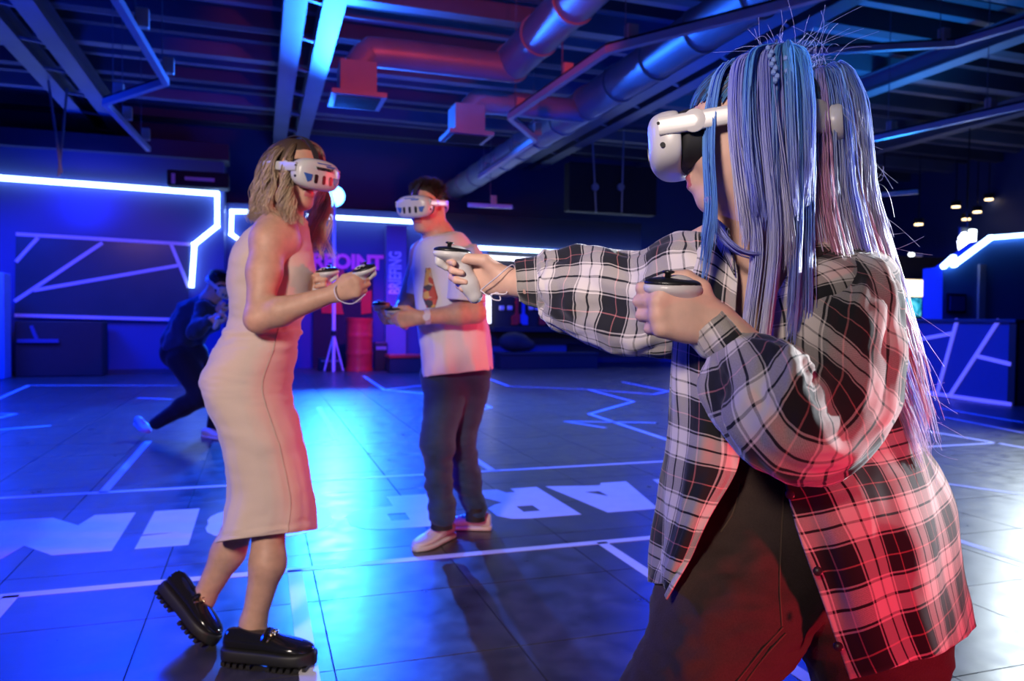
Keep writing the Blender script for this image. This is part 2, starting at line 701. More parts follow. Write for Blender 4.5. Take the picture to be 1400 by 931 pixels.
# ------------------------------------------------------------------ shared materials
M = {}
M['wall'] = mat('wall_paint', (0.035, 0.06, 0.22), 0.55, var=0.06, scale=2, bump=0.05)
M['wall_dark'] = mat('dark_wall_paint', (0.03, 0.035, 0.06), 0.5, var=0.1, scale=3, bump=0.05)
M['deck'] = mat('ceiling_deck', (0.10, 0.10, 0.12), 0.7, var=0.3, scale=0.8)
M['steel'] = mat('painted_steel', (0.20, 0.21, 0.25), 0.45, 0.0, var=0.25, scale=1.5)
M['duct'] = mat('galvanised_duct', (0.42, 0.43, 0.46), 0.45, 0.35, var=0.2, scale=2.5)
M['black'] = mat('black_plastic', (0.012, 0.012, 0.014), 0.35, var=0.1)
M['black_matt'] = mat('black_matt', (0.015, 0.015, 0.018), 0.75, var=0.2)
M['white_pl'] = mat('white_plastic', (0.60, 0.58, 0.58), 0.32, var=0.03)
M['white_paint'] = mat('white_floor_paint', (0.82, 0.81, 0.84), 0.4, var=0.10, scale=9, bump=0.05)
M['tape'] = mat('pale_tape', (0.66, 0.60, 0.72), 0.5, var=0.06)
M['neon'] = mat('neon_tube_blue', (0.8, 0.85, 1), 0.4, var=0, emit=(0.36, 0.58, 1.0), estr=7.0)
M['neon_white'] = mat('neon_tube_white', (0.9, 0.9, 0.9), 0.4, var=0, emit=(0.92, 0.95, 1.0), estr=3.0)
M['red_paint'] = mat('red_paint', (0.62, 0.03, 0.02), 0.35, var=0.15, scale=6)
M['track'] = mat('aluminium_track', (0.70, 0.66, 0.72), 0.35, 0.1, var=0.05)
M['beige_box'] = mat('sensor_plastic', (0.72, 0.50, 0.42), 0.5, var=0.05)
M['pink_sign'] = mat('pink_sign', (0.8, 0.1, 0.5), 0.4, var=0.05, emit=(0.8, 0.05, 0.45), estr=0.16)
M['pale_letters'] = mat('pale_letters', (0.90, 0.88, 0.95), 0.5, var=0.03)


def floor_material():
    mt, nt, b = node_mat('vinyl_floor')
    N, L = nt.nodes, nt.links
    tc = N.new('ShaderNodeTexCoord')
    geo = N.new('ShaderNodeNewGeometry')
    n1 = N.new('ShaderNodeTexNoise'); n1.inputs['Scale'].default_value = 1.7; n1.inputs['Detail'].default_value = 7; n1.inputs['Roughness'].default_value = 0.62
    n2 = N.new('ShaderNodeTexNoise'); n2.inputs['Scale'].default_value = 9; n2.inputs['Detail'].default_value = 6
    L.new(geo.outputs['Position'], n1.inputs['Vector']); L.new(geo.outputs['Position'], n2.inputs['Vector'])
    r = ramp(nt, [(0.30, (0.020, 0.019, 0.020)), (0.48, (0.046, 0.042, 0.041)), (0.62, (0.085, 0.076, 0.070)), (0.8, (0.05, 0.046, 0.046))], 'LINEAR')
    mx = N.new('ShaderNodeMix'); mx.data_type = 'FLOAT'; mx.inputs[0].default_value = 0.45
    L.new(n1.outputs['Fac'], mx.inputs[2]); L.new(n2.outputs['Fac'], mx.inputs[3])
    L.new(mx.outputs[0], r.inputs['Fac'])
    L.new(r.outputs['Color'], b.inputs['Base Color'])
    rr = N.new('ShaderNodeMapRange'); rr.inputs['To Min'].default_value = 0.20; rr.inputs['To Max'].default_value = 0.46
    L.new(n2.outputs['Fac'], rr.inputs['Value']); L.new(rr.outputs[0], b.inputs['Roughness'])
    bp = N.new('ShaderNodeBump'); bp.inputs['Strength'].default_value = 0.10; bp.inputs['Distance'].default_value = 0.01
    n3 = N.new('ShaderNodeTexNoise'); n3.inputs['Scale'].default_value = 6; n3.inputs['Detail'].default_value = 8
    L.new(geo.outputs['Position'], n3.inputs['Vector']); L.new(n3.outputs['Fac'], bp.inputs['Height']); L.new(bp.outputs[0], b.inputs['Normal'])
    b.inputs['Specular IOR Level'].default_value = 0.6
    return mt


M['floor'] = floor_material()
X0, X1, Y0, Y1, ZC = -9.0, 17.0, -6.0, 17.6, 5.3


def struct(o, label, cat=None):
    o['kind'] = 'structure'
    if label: o['label'] = label
    if cat: o['category'] = cat
    return o


fl = MB().box(((X0 + X1) / 2, (Y0 + Y1) / 2, -0.055), (X1 - X0, Y1 - Y0, 0.1)).build('floor', M['black_matt'])
struct(fl, 'dark glossy vinyl tile floor with white painted markings', 'floor')
# tiles: the ones nearest the camera single, the rest joined
TS = 0.6
tiles = []
for i in range(math.ceil((X0 + 0.38) / TS), math.floor((X1 + 0.38) / TS)):
    for j in range(math.ceil((Y0 + 0.05) / TS), math.floor((Y1 + 0.05) / TS)):
        cx_, cy_ = -0.38 + TS * (i + 0.5), -0.05 + TS * (j + 0.5)
        v = np.array([cx_, cy_, 0]) - EYE
        dep = v @ FW
        vis = dep > 0.8 and abs(v @ RT) < dep * 0.72 and -(v @ UP) < dep * 0.52
        tiles.append((0 if vis else 1, dep if dep > 0 else 50, cx_, cy_))
tiles.sort()
tme = bpy.data.meshes.new('floor_tile')
bm = bmesh.new()
bmesh.ops.create_cube(bm, size=1.0)
for v in bm.verts:
    v.co = Vector((v.co.x * (TS - 0.004), v.co.y * (TS - 0.004), v.co.z * 0.006 - 0.003))
    if v.co.z > -0.003:
        v.co.x *= 0.9975; v.co.y *= 0.9975
bm.to_mesh(tme); bm.free()
tme.materials.append(M['floor'])
for t in tiles[:290]:
    o = bpy.data.objects.new('floor_tile', tme)
    COL.objects.link(o)
    o.parent = fl
    o.location = (t[2], t[3], RNG.uniform(-0.0004, 0.0))
rest = MB()
for t in tiles[290:]:
    rest.box((t[2], t[3], -0.003), (TS - 0.004, TS - 0.004, 0.006))
o = rest.build('floor_tiles_beyond', M['floor'], fl)
o['kind'] = 'stuff'


# painted lines: pixel polylines laid on the floor
def fline(pts, w=0.05, name='floor_line', z=0.0004, mt=None):
    Q = [np.array(p, float) for p in pts]
    mb = MB()
    L_, R_ = [], []
    for k, q in enumerate(Q):
        a = Q[max(k - 1, 0)]; c = Q[min(k + 1, len(Q) - 1)]
        if 0 < k < len(Q) - 1:
            t1, t2 = unit(q[:2] - a[:2]), unit(c[:2] - q[:2])
            n = unit(np.array([-(t1 + t2)[1], (t1 + t2)[0]]))
            sc = 1 / max(0.35, n @ np.array([-t1[1], t1[0]]))
        else:
            t1 = unit(c[:2] - a[:2]); n = np.array([-t1[1], t1[0]]); sc = 1
        L_.append((*(q[:2] + n * w / 2 * sc), z)); R_.append((*(q[:2] - n * w / 2 * sc), z))
    n = len(Q)
    V = L_ + R_
    mb.add(V, [(k, k + 1, n + k + 1, n + k) for k in range(n - 1)])
    me = bpy.data.meshes.new(name)
    me.from_pydata(mb.v, [], mb.f)
    bm = bmesh.new(); bm.from_mesh(me)
    r_ = bmesh.ops.extrude_face_region(bm, geom=bm.faces[:])
    for v in [g for g in r_['geom'] if isinstance(g, bmesh.types.BMVert)]: v.co.z += 0.0008
    bmesh.ops.recalc_face_normals(bm, faces=bm.faces[:])
    bm.to_mesh(me); bm.free()
    return link(name, me, mt or M['white_paint'], fl)


fline([(-9, 5.15, 0), (6.4, 5.15, 0)], 0.055)
fline([(-9, 3.345, 0), (3.3, 3.345, 0)], 0.055)
fline([(1.58, 3.345, 0), (1.58, -2, 0)], 0.055)
fline([(0.145, 3.345, 0), (0.145, -2, 0)], 0.06)
fline([(-0.9, 5.15, 0), (-0.9, 7.15, 0)], 0.055)
fline([(-0.9, 3.345, 0), (-0.9, -1, 0)], 0.055)
fline([(1.58, 5.15, 0), (1.58, 6.6, 0)], 0.055)
fline([(6.4, 9, 0), (6.35, 2.0, 0)], 0.06)
fline([(3.31, 3.345, 0), (3.31, -2, 0)], 0.055)
fline([G(1272, 658), G(1340, 668), G(1400, 676), G(1500, 690)], 0.05)
for poly in ([(802, 532), (866, 549), (806, 566), (918, 603), (960, 617)], [(772, 576), (828, 585)], [(772, 576), (897, 578)],
             [(695, 528), (797, 532), (894, 539), (923, 533)], [(850, 522), (923, 537)], [(497, 514), (525, 533), (586, 526)], [(525, 533), (600, 540)],
             [(636, 543), (671, 557), (615, 569)], [(664, 516), (695, 528)], [(436, 557), (460, 601), (414, 608)],
             [(-20, 553), (39, 527), (242, 527)], [(-20, 565), (20, 566), (-20, 576)], [(-20, 589), (69, 582)], [(187, 544), (235, 546)],
             [(1285, 558), (1400, 578)], [(1290, 570), (1400, 592)]):
    fline([G(*p) for p in poly], 0.06)

# lettering on the floor, read from the far side
LET = {
    'W': ([(0, 1), (.20, 1), (.29, .42), (.38, 1), (.56, 1), (.65, .42), (.74, 1), (.94, 1), (.79, 0), (.56, 0), (.47, .52), (.38, 0), (.15, 0)], [], .94),
    'A': ([(.0, 0), (.19, 0), (.22, .09), (.25, .09), (.58, 0), (.48, 1), (.16, 1)], [[(.30, .30), (.30, .50), (.40, .30)]], .60),
    'R': ([(0, 1), (.30, 1), (.40, .97), (.46, .86), (.46, .62), (.40, .52), (.34, .47), (.50, 0), (.27, 0), (.24, .14), (.18, .14), (.18, 0), (0, 0)], [[(.19, .62), (.19, .80), (.29, .80), (.29, .62)]], .52),
    'P': ([(0, 1), (.36, 1), (.46, .96), (.53, .82), (.53, .55), (.46, .40), (.34, .35), (.25, .33), (.25, 0), (0, 0)], [[(.21, .58), (.21, .78), (.31, .78), (.31, .58)]], .55),
    'O': ([(.31 + .31 * math.cos(a) * (1 + .12 * abs(math.sin(2 * a))), .5 + .5 * math.sin(a) * (1 + .0 * a)) for a in np.linspace(0, 2 * math.pi, 28, endpoint=False)],
          [[(.31 + .07 * math.cos(a), .5 + .16 * math.sin(a)) for a in np.linspace(0, 2 * math.pi, 14, endpoint=False)]], .62),
    'i': ([(0, 0), (.23, 0), (.23, .66), (.06, .66), (.23, .70), (.23, 1), (0, 1)], [], .24),
    'N': ([(0, 0), (.20, 0), (.24, .28), (.40, 0), (.64, 0), (.64, 1), (.44, 1), (.40, .72), (.24, 1), (0, 1)], [], .64),
    'T': ([(0, 1), (.6, 1), (.6, .68), (.42, .68), (.42, 0), (.18, 0), (.18, .68), (0, .68)], [], .6),
}
for ch, xr in (('W', 3.33), ('A', 2.34), ('R', 1.70), ('P', 0.98), ('O', 0.37), ('i', -0.315), ('N', -0.64), ('T', -1.36)):
    poly, holes, w = LET[ch]
    mb = MB()
    # u runs towards -X, v towards -Y (towards the camera)
    mb.plate([(p[0], p[1] * 0.72) for p in poly], (xr, 4.575, 0.0004), (-1, 0, 0), (0, -1, 0), 0.0008, [[(p[0], p[1] * 0.72) for p in h] for h in holes])
    o = mb.build('floor_letter', M['white_paint'], fl)
    o['label'] = 'white painted floor letter ' + ch

# ------------------------------------------------------------------ walls and ceiling
struct(MB().box(((X0 + X1) / 2, Y1 + 0.1, ZC / 2), (X1 - X0, 0.2, ZC)).build('wall_back', M['wall']), 'dark blue back wall of the arena', 'wall')
struct(MB().box((X0 - 0.1, (Y0 + Y1) / 2, ZC / 2), (0.2, Y1 - Y0, ZC)).build('wall_left', M['wall']), 'dark blue side wall', 'wall')
struct(MB().box((X1 + 0.1, (Y0 + Y1) / 2, ZC / 2), (0.2, Y1 - Y0, ZC)).build('wall_right', M['wall']), 'dark blue wall beyond the bar', 'wall')
struct(MB().box(((X0 + X1) / 2, Y0 - 0.1, ZC / 2), (X1 - X0, 0.2, ZC)).build('wall_front', M['wall_dark']), 'dark wall behind the viewer', 'wall')
ce = MB().box(((X0 + X1) / 2, (Y0 + Y1) / 2, ZC + 0.05), (X1 - X0, Y1 - Y0, 0.1)).build('ceiling', M['deck'])
struct(ce, 'dark exposed ceiling deck with steel ribs and beams', 'ceiling')
k = 0
y = 4.2
while y < Y1:
    hgt = 0.16 if k % 3 else 0.30
    MB().box(((X0 + X1) / 2, y, ZC - hgt / 2), (X1 - X0, 0.14 if k % 3 else 0.2, hgt)).build('ceiling_rib', M['deck'] if k % 2 else M['steel'], ce)
    y += 0.46
    k += 1
for bx in (-6.2, -3.15, -2.62, 0.40, 0.83, 5.9, 6.35, 9.2, 12.5):
    mb = MB()
    mb.box((bx, 10.5, 4.72), (0.26, 14, 0.02)); mb.box((bx, 10.5, 4.98), (0.26, 14, 0.02)); mb.box((bx, 10.5, 4.85), (0.05, 14, 0.26))
    mb.build('ceiling_beam', M['steel'], ce)
for (xa, xb) in ((-3.15, -2.62), (0.40, 0.83), (5.9, 6.35)):
    for y in np.arange(5.2, 17, 1.3):
        MB().bar((xa, y, 4.75), (xb, y + 0.25, 4.75), 0.05, 0.03).build('beam_tie', M['steel'], ce)
for k, (px, py) in enumerate(((66, 120), (92, 130))):
    a = G(px, py - 10, 4.7)
    MB().tube([a, a + np.array([0.15 * (1 - 2 * k), 0.1, -1.4])], 0.02, 6).build('ceiling_rod', M['steel'], ce)

# ------------------------------------------------------------------ ducts
d_ = empty('air_duct', (2.92, 8.8, 4.0))
tag(d_, 'round spiral air duct with a side branch ending in a square vent', 'air duct', 'air ducts under the ceiling')


def round_duct(parent, x, y0, y1, z, r):
    n = int((y1 - y0) / 0.9)
    for q in range(n):
        a, b = y0 + (y1 - y0) * q / n, y0 + (y1 - y0) * (q + 1) / n
        MB().tube([(x, a, z), (x, b - 0.03, z)], r, 24).build('duct_section', M['duct'], parent, True)
        MB().tube([(x, b - 0.05, z), (x, b + 0.02, z)], r + 0.018, 24).build('duct_collar', M['duct'], parent, True)


def branch(parent, x0, x1, y, z, zb, w):
    pts = [(x0, y, z), (x1 + 0.32, y, z), (x1 + 0.12, y, z - 0.05), (x1, y, z - 0.22), (x1, y, zb + 0.45)]
    pts = catmull(np.array(pts), 5)
    MB().tube(pts, w, 14).build('duct_branch', M['duct'], parent, True)
    MB().box((x1, y, zb + 0.26), (0.40, 0.40, 0.36)).build('vent_box', M['duct'], parent)
    v = MB().box((x1, y, zb + 0.055), (0.60, 0.60, 0.05)).build('vent_frame', M['duct'], parent)
    for q in range(5):
        MB().bar((x1 - 0.24, y - 0.2 + 0.1 * q, zb + 0.02), (x1 + 0.24, y - 0.2 + 0.1 * q, zb + 0.02), 0.05, 0.012).build('vent_slat', M['black_matt'], v)


round_duct(d_, 2.92, 3.2, 8.9, 4.2, 0.22)
branch(d_, 2.92, 1.05, 8.85, 4.12, 3.5, 0.17)
d2 = empty('air_duct', (4.35, 10, 4.0))
tag(d2, 'longer round air duct running to the back wall, its branch vent beside the zigzag track', 'air duct', 'air ducts under the ceiling')
round_duct(d2, 4.35, 3.2, 17.4, 4.1, 0.23)
branch(d2, 4.3, 2.62, 9.9, 4.0, 3.45, 0.16)


# ------------------------------------------------------------------ hanging zigzag tracks
def track(pts, z, label, boxes, up=True):
    e = empty('hanging_track', (*pts[0][:2], z))
    tag(e, label, 'track', 'zigzag tracks hanging from the ceiling')
    for a, b in zip(pts[:-1], pts[1:]):
        MB().bar((*a, z), (*b, z), 0.065, 0.07).build('track_rail', M['track'], e)
        MB().bar((*a, z + 0.05), (*b, z + 0.05), 0.03, 0.03).build('cable_tray', M['black_matt'], e)
    for (s, t) in boxes:
        a, b = np.array(pts[s]), np.array(pts[s + 1])
        q = a + (b - a) * t
        MB().box((q[0] + 0.06, q[1], z + 0.11), (0.11, 0.09, 0.17), bevel=0.01).build('sensor_box', M['beige_box'], e)
        d1_, d2_ = abs(q[0] - 2.92), abs(q[0] - 4.35)
        zt = 4.21 - math.sqrt(.22 ** 2 - d1_ ** 2) if d1_ < .22 and q[1] < 8.9 else (4.11 - math.sqrt(.23 ** 2 - d2_ ** 2) if d2_ < .23 else ZC)
        MB().tube([(q[0], q[1], z + 0.03), (q[0], q[1], zt)], 0.006, 6).build('hanger_wire', M['steel'], e)
    return e


def gp(L_, z):
    return [tuple(G(x, y, z)[:2]) for x, y in L_]


track(gp([(120, -66), (160, 0), (227, 112), (143, 140), (203, 204)], 3.6), 3.6, 'pale zigzag lighting track over the players on the blue side', [(1, .3), (1, .9), (2, .85), (3, .35), (3, .8)])
track(gp([(1200, -30), (1100, 0), (832, 68), (697, 160), (732, 190), (655, 242)], 3.6), 3.6, 'pale zigzag lighting track bending twice beside the long air duct', [(1, .9), (2, .4), (2, .93), (3, .9), (4, .35), (4, .9)])
track(gp([(1100, 222), (1180, 193), (1400, 145), (1500, 123)], 3.6), 3.6, 'straight pale lighting track behind the blue-haired player', [(1, .18), (1, .8)])
track(gp([(1100, 275), (1255, 262)], 3.3), 3.3, 'short low lighting track over the bar', [(0, .5)])
track(gp([(640, 280), (700, 283)], 3.2), 3.2, 'short far lighting track behind the man', [(0, .5)])
track([(8.3, 3.8), (7.6, 6.8), (6.2, 7.6)], 4.3, 'thin pipe-like lighting track high at the right', [(1, .1)])

# dark speaker cluster hanging at the back
sp = empty('hanging_screen', tuple(W(860, 250, 15.0)))
tag(sp, 'dark hanging screen box under the ceiling behind the pointing arm', 'screen')
a, b = W(775, 222, 15.0), W(893, 296, 15.0)
MB().box((a + b) / 2, (abs(b - a)[0], 0.3, abs(b - a)[2]), bevel=0.02).build('case', M['black_matt'], sp)
for px in (815, 850):
    q = W(px, 290, 14.8); MB().tube([q, W(px + (818 - px) * 0.2 + (px - 830) * 0.5, 150, 14.8)], 0.02, 6).build('cable', M['duct'], sp)
    q = W(px - 2, 256, 14.8); MB().lathe(q, [(0.03, 0), (0.08, 0), (0.08, 0.05), (0.03, 0.05)], (0, -1, 0), 16).build('pulley', M['duct'], sp)


# ------------------------------------------------------------------ back wall fittings
def neon(pts, w, mtl, label, Y=None):
    e = empty('neon_light', tuple(pts[0]))
    tag(e, label, 'neon light', 'neon lines on the walls')
    for a, b in zip(pts[:-1], pts[1:]):
        t = unit(np.array(b) - np.array(a)) * w * 0.35
        MB().bar(np.array(a) - t, np.array(b) + t, w, w, (0, 1, 0)).build('neon_tube', mtl, e)
    return e


YL = 15.6
a, b = W(-260, 512, YL), W(306, 512, YL)
pa = MB().box(((a[0] + b[0]) / 2, YL + 0.9, 2.1), (b[0] - a[0], 1.7, 4.2)).build('partition_wall', M['wall'])
struct(pa, 'blue partition wall with a neon outline and a lined window panel', 'wall')
c0, c1 = W(-260, 250, YL), W(313, 250, YL)
MB().box(((c0[0] + c1[0]) / 2, YL + 0.2, 4.18), (c1[0] - c0[0], 0.7, 0.3)).build('wall_cornice', M['wall_dark'], pa)
MB().bar(W(-260, 517, YL - .03), W(300, 508, YL - .03), 0.04, 0.14).build('wall_plinth', M['wall_dark'], pa)
o2 = YL - 0.06
neon([W(-260, 224, o2), W(297, 265, o2), W(297, 309, o2), W(266, 334, o2), W(262, 391, o2)], 0.085, M['neon'], 'long bright blue-white neon outline along the partition beside the crouching player')
# dark lined panel
pn = empty('lined_panel', tuple(W(140, 440, YL - .04)))
tag(pn, 'dark wall panel crossed by pale pink slanting lines', 'wall panel')
q0, q1, q2, q3 = W(22, 319, YL - .03), W(258, 333, YL - .03), W(258, 436, YL - .03), W(20, 431, YL - .03)
MB().plate([(q[0] - q3[0], q[2] - q3[2]) for q in (q3, q2, q1, q0)], (q3[0], YL - 0.02, q3[2]), (1, 0, 0), (0, 0, 1), 0.02).build('panel_board', mat('dark_panel', (0.035, 0.05, 0.055), 0.3, var=0.25, scale=2), pn)
for la, lb in (((22, 320), (262, 334)), ((20, 431), (240, 437)), ((22, 358), (52, 325)), ((20, 412), (140, 332)), ((46, 397), (243, 363)), ((234, 334), (258, 393))):
    MB().bar(W(*la, YL - .05), W(*lb, YL - .05), 0.06, 0.02, (0, 1, 0)).build('panel_line', M['tape'], pn)
# black cabinet at the left foot of the panel
cb = empty('equipment_cabinet', tuple(W(80, 512, 15.0)))
tag(cb, 'black equipment cabinet standing below the lined panel', 'cabinet')
a, b = W(20, 510, 15.0), W(140, 440, 15.0)
MB().box(((a[0] + b[0]) / 2, 15.25, (0 + b[2]) / 2), (b[0] - a[0], 0.5, b[2]), bevel=0.02).build('body', M['black_matt'], cb)
q = W(52, 466, 14.97)
MB().box(q, (0.62, 0.05, 0.06)).build('tray', M['wall'], cb)
MB().bar(q + np.array([-0.02, 0, 0.03]), q + np.array([-0.1, 0, 0.26]), 0.05, 0.05).build('handle', M['wall'], cb)
cb2 = MB().box((W(5, 400, 14.6)[0] - 0.35, 14.7, 0.88), (0.75, 0.4, 1.76), bevel=0.02).build('display_case', mat('blue_box', (0.1, 0.25, 0.6), 0.4))
tag(cb2, 'tall blue display case beside the lined panel', 'case')
# projector on top of the partition
pj = empty('projector', tuple(W(270, 243, 15.2)))
tag(pj, 'dark projector box with a pale slot on top of the partition', 'projector')
MB().box(W(272, 247, 15.2), (1.05, 0.4, 0.28), bevel=0.03).build('case', M['black_matt'], pj)
MB().box(W(273, 245, 14.98), (0.5, 0.03, 0.06)).build('slot', M['tape'], pj)
MB().box(W(237, 244, 15.0), (0.06, 0.06, 0.18)).build('bracket', M['tape'], pj)

YB = 16.6
# recessed middle wall
mw = MB().box((W(350, 400, YB)[0] + 1.2, YB + 0.15, 1.7), (W(880, 400, YB)[0] - W(310, 400, YB)[0] + 2.0, 0.2, 3.4)).build('partition_wall', M['wall'])
struct(mw, 'blue rear partition with neon lines behind the man', 'wall')
neon([W(400, 291, YB - .06), W(317, 289, YB - .06), W(316, 320, YB - .06), W(327, 328, YB - .06)], 0.08, M['neon'], 'small bracket-shaped blue neon line at the woman’s shoulder')
pst = empty('poster', tuple(W(291, 380, YB)))
tag(pst, 'blue wall poster under a short light bar behind the crouching player', 'poster')


def poster_mat():
    mt, nt, b = node_mat('poster_print')
    N, L = nt.nodes, nt.links
    tc = N.new('ShaderNodeTexCoord')
    n = N.new('ShaderNodeTexNoise'); n.inputs['Scale'].default_value = 5; n.inputs['Detail'].default_value = 5; n.inputs['Distortion'].default_value = 1.5
    L.new(tc.outputs['Object'], n.inputs['Vector'])
    r = ramp(nt, [(0.3, (0.08, 0.1, 0.3)), (0.5, (0.35, 0.4, 0.75)), (0.62, (0.75, 0.75, 0.9)), (0.75, (0.1, 0.1, 0.4))], 'LINEAR')
    L.new(n.outputs['Fac'], r.inputs['Fac']); L.new(r.outputs['Color'], b.inputs['Base Color'])
    return mt


a, b = W(276, 395, YB), W(308, 328, YB)
MB().box(((a[0] + b[0]) / 2, YB + 0.02, (a[2] + b[2]) / 2), (b[0] - a[0], 0.03, b[2] - a[2])).build('print', poster_mat(), pst)
MB().bar(W(291, 324, YB - .05), W(308, 324, YB - .05), 0.06, 0.06).build('light_bar', M['neon'], pst)
neon([W(420, 295, YB - .16), W(576, 304, YB - .16), W(640, 338, YB - .16), W(900, 352, YB - .16)], 0.08, M['neon'], 'blue neon line crossing behind the man’s head')
neon([W(281, 465, YB - .06), W(289, 469, YB - .06), W(292, 477, YB - .06)], 0.07, M['neon'], 'tiny bent blue light strip low behind the crouching player')
# header panel right of the man
hp = MB().box(((W(600, 300, YB)[0] + W(875, 300, YB)[0]) / 2, YB - 0.02, W(740, 320, YB)[2] + .03), (W(875, 300, YB)[0] - W(600, 300, YB)[0], 0.12, 0.66)).build('header_panel', M['wall_dark'])
tag(hp, 'long dark header board above the equipment niche', 'board')
# pillar with vertical lettering
pl = empty('lettered_pillar', tuple(W(541, 506, YB - .3)))
tag(pl, 'blue-grey pillar with vertical white lettering reading BRIEFING', 'pillar')
YP = YB - 0.2
a, b = W(527, 508, YP), W(556, 309, YP)
MB().box(((a[0] + b[0]) / 2, YP + 0.1, b[2] / 2), (b[0] - a[0], 0.2, b[2])).build('shaft', mat('pillar_paint', (0.16, 0.18, 0.36), 0.5, var=0.05), pl)


def text_mesh(s, size, name, material, parent, o, ux, uy, th=0.004, align='CENTER', sx=1.0, bold=0.0):
    cu = bpy.data.curves.new(name, 'FONT')
    cu.body = s
    cu.size = size
    cu.extrude = th
    cu.offset = bold
    cu.align_x = align
    cu.align_y = 'CENTER'
    cu.resolution_u = 3
    ob = bpy.data.objects.new(name, cu)
    COL.objects.link(ob)
    dg = bpy.context.evaluated_depsgraph_get()
    me = bpy.data.meshes.new_from_object(ob.evaluated_get(dg))
    COL.objects.unlink(ob); bpy.data.objects.remove(ob)
    ux, uy = unit(ux), unit(uy)
    nz = np.cross(ux, uy)
    V = np.empty(len(me.vertices) * 3); me.vertices.foreach_get('co', V); V = V.reshape(-1, 3)
    V = np.array(o, float) + V[:, :1] * sx * ux + V[:, 1:2] * uy + V[:, 2:] * nz
    me.vertices.foreach_set('co', V.ravel().astype(np.float32))
    me.materials.clear()
    me.update()
    return link(name, me, material, parent)


text_mesh('BRIEFING', 0.36, 'lettering', M['pale_letters'], pl, W(541, 373, YP - .01), (0, 0, 1), (-1, 0, 0), 0.006, 'CENTER', 0.62, 0.012)
# pink sign
sg = empty('wall_sign', tuple(W(455, 370, YB)))
tag(sg, 'magenta lettered wall sign behind the blonde woman', 'sign')
text_mesh('WARPOINT', 0.42, 'lettering', M['pink_sign'], sg, W(452, 358, YB - .02), (1, 0, 0), (0, 0, 1), 0.01, 'CENTER', 1.0, 0.02)
gate = empty('niche_surround', tuple(W(460, 500, YB)))
tag(gate, 'dark doorway niche with red graphic panels behind the barrel', 'niche')
a, b = W(428, 495, YB - .05), W(510, 372, YB - .05)
MB().box(((a[0] + b[0]) / 2, YB - 0.02, b[2] / 2), (b[0] - a[0], 0.1, b[2])).build('backing', M['black_matt'], gate)
for pts in ([(432, 374), (470, 368), (474, 385), (432, 388)], [(470, 392), (494, 364), (496, 384), (484, 396)], [(438, 398), (462, 392), (470, 430), (440, 428)], [(494, 402), (508, 396), (508, 428), (494, 430)]):
    q = [W(*p, YB - .1) for p in pts]
    MB().plate([(p[0], p[2]) for p in q[::-1]], (0, YB - 0.07, 0), (1, 0, 0), (0, 0, 1), 0.02).build('red_panel', M['red_paint'], gate)
# barrel
bc = G(491, 507)
br = empty('oil_drum', tuple(bc))
tag(br, 'glossy red steel oil drum beside the lettered pillar', 'drum')
sc_ = (bc - EYE) @ FW / F
rb, hb = 17.5 * sc_, 72 * sc_
prof = []
for t in np.linspace(0, 1, 25):
    prof.append((rb * (1 + (0.05 if any(abs(t - q) < 0.03 for q in (0.02, 0.34, 0.66, 0.98)) else 0)), t * hb))
MB().lathe(bc, prof, n=28).build('shell', M['red_paint'], br, True)
MB().lathe(bc + np.array([0, 0, hb]), [(rb * 0.94, -0.02), (rb * 0.94, 0.004)], n=28).build('lid', M['red_paint'], br)
MB().lathe(bc + np.array([rb * .5, -rb * .3, hb]), [(0.03, 0), (0.03, 0.02)], n=12).build('bung', M['black'], br)
# lamp stand with the blue lamp
st = empty('lamp_stand', tuple(G(443, 498)))
tag(st, 'thin tall lamp stand carrying the glaring blue spotlight', 'lamp stand')
sb = LAMP_B.copy(); sb[2] = 0
st.location = Vector(sb)
MB().tube([sb + [0, 0, 0.02], sb + [0, 0, LAMP_B[2] - 0.12]], 0.035, 10).build('pole', M['track'], st, True)
for k in range(3):
    a_ = 2 * math.pi * k / 3 + 0.4
    MB().tube([sb + [0, 0, 0.75], sb + [0.21 * math.cos(a_), 0.21 * math.sin(a_), 0.02]], 0.018, 8).build('leg', M['track'], st)
MB().tube([sb + [0, 0, 0.72], sb + [0, 0, 0.82]], 0.06, 10).build('collar', M['black'], st)
lp_ = empty('spotlight', tuple(LAMP_B - np.array([0, 0, .12])))
tag(lp_, 'dazzling round blue spotlight on the tall stand, beside the woman’s chin', 'spotlight')
aim = unit(np.array([0.9, 3.0, 0.6]) - LAMP_B)
MB().lathe(LAMP_B - aim * 0.02, [(0.08, -0.30), (0.18, -0.22), (0.22, 0.0), (0.22, 0.05)], aim, 24).build('housing', M['black'], lp_, True)
MB().lathe(LAMP_B, [(0.20, 0.035), (0.20, 0.045), (0.08, 0.07)], aim, 24).build('lens', mat('lens_glow', (0.5, 0.7, 1), 0.2, var=0, emit=(0.10, 0.42, 1.0), estr=9), lp_)
MB().box(LAMP_B + [0, 0, -0.1], (0.34, 0.04, 0.04)).build('yoke', M['black'], lp_)
# small boxes on the floor at the back
for (px0, px1, py0, py1, nm, lb, mt_) in ((512, 530, 468, 507, 'speaker_box', 'small dark speaker box standing beside the red drum', 'black'), (436, 468, 490, 507, 'flight_case', 'low black case at the foot of the lamp stand', 'black_matt')):
    q0_, q1_ = G(px0, py1), G(px1, py1)
    hh = (py1 - py0) * ((q0_ - EYE) @ FW) / F
    e = empty(nm, tuple((q0_ + q1_) / 2)); tag(e, lb, 'box')
    w_ = np.linalg.norm(q1_ - q0_)
    MB().box((q0_ + q1_) / 2 + [0, w_ * .4, hh / 2], (w_, w_ * .8, hh), bevel=0.02).build('body', M[mt_], e)
    MB().box((q0_ + q1_) / 2 + [0, -0.01, hh * .8], (w_ * .8, 0.02, hh * .12)).build('front_strip', M['steel'], e)
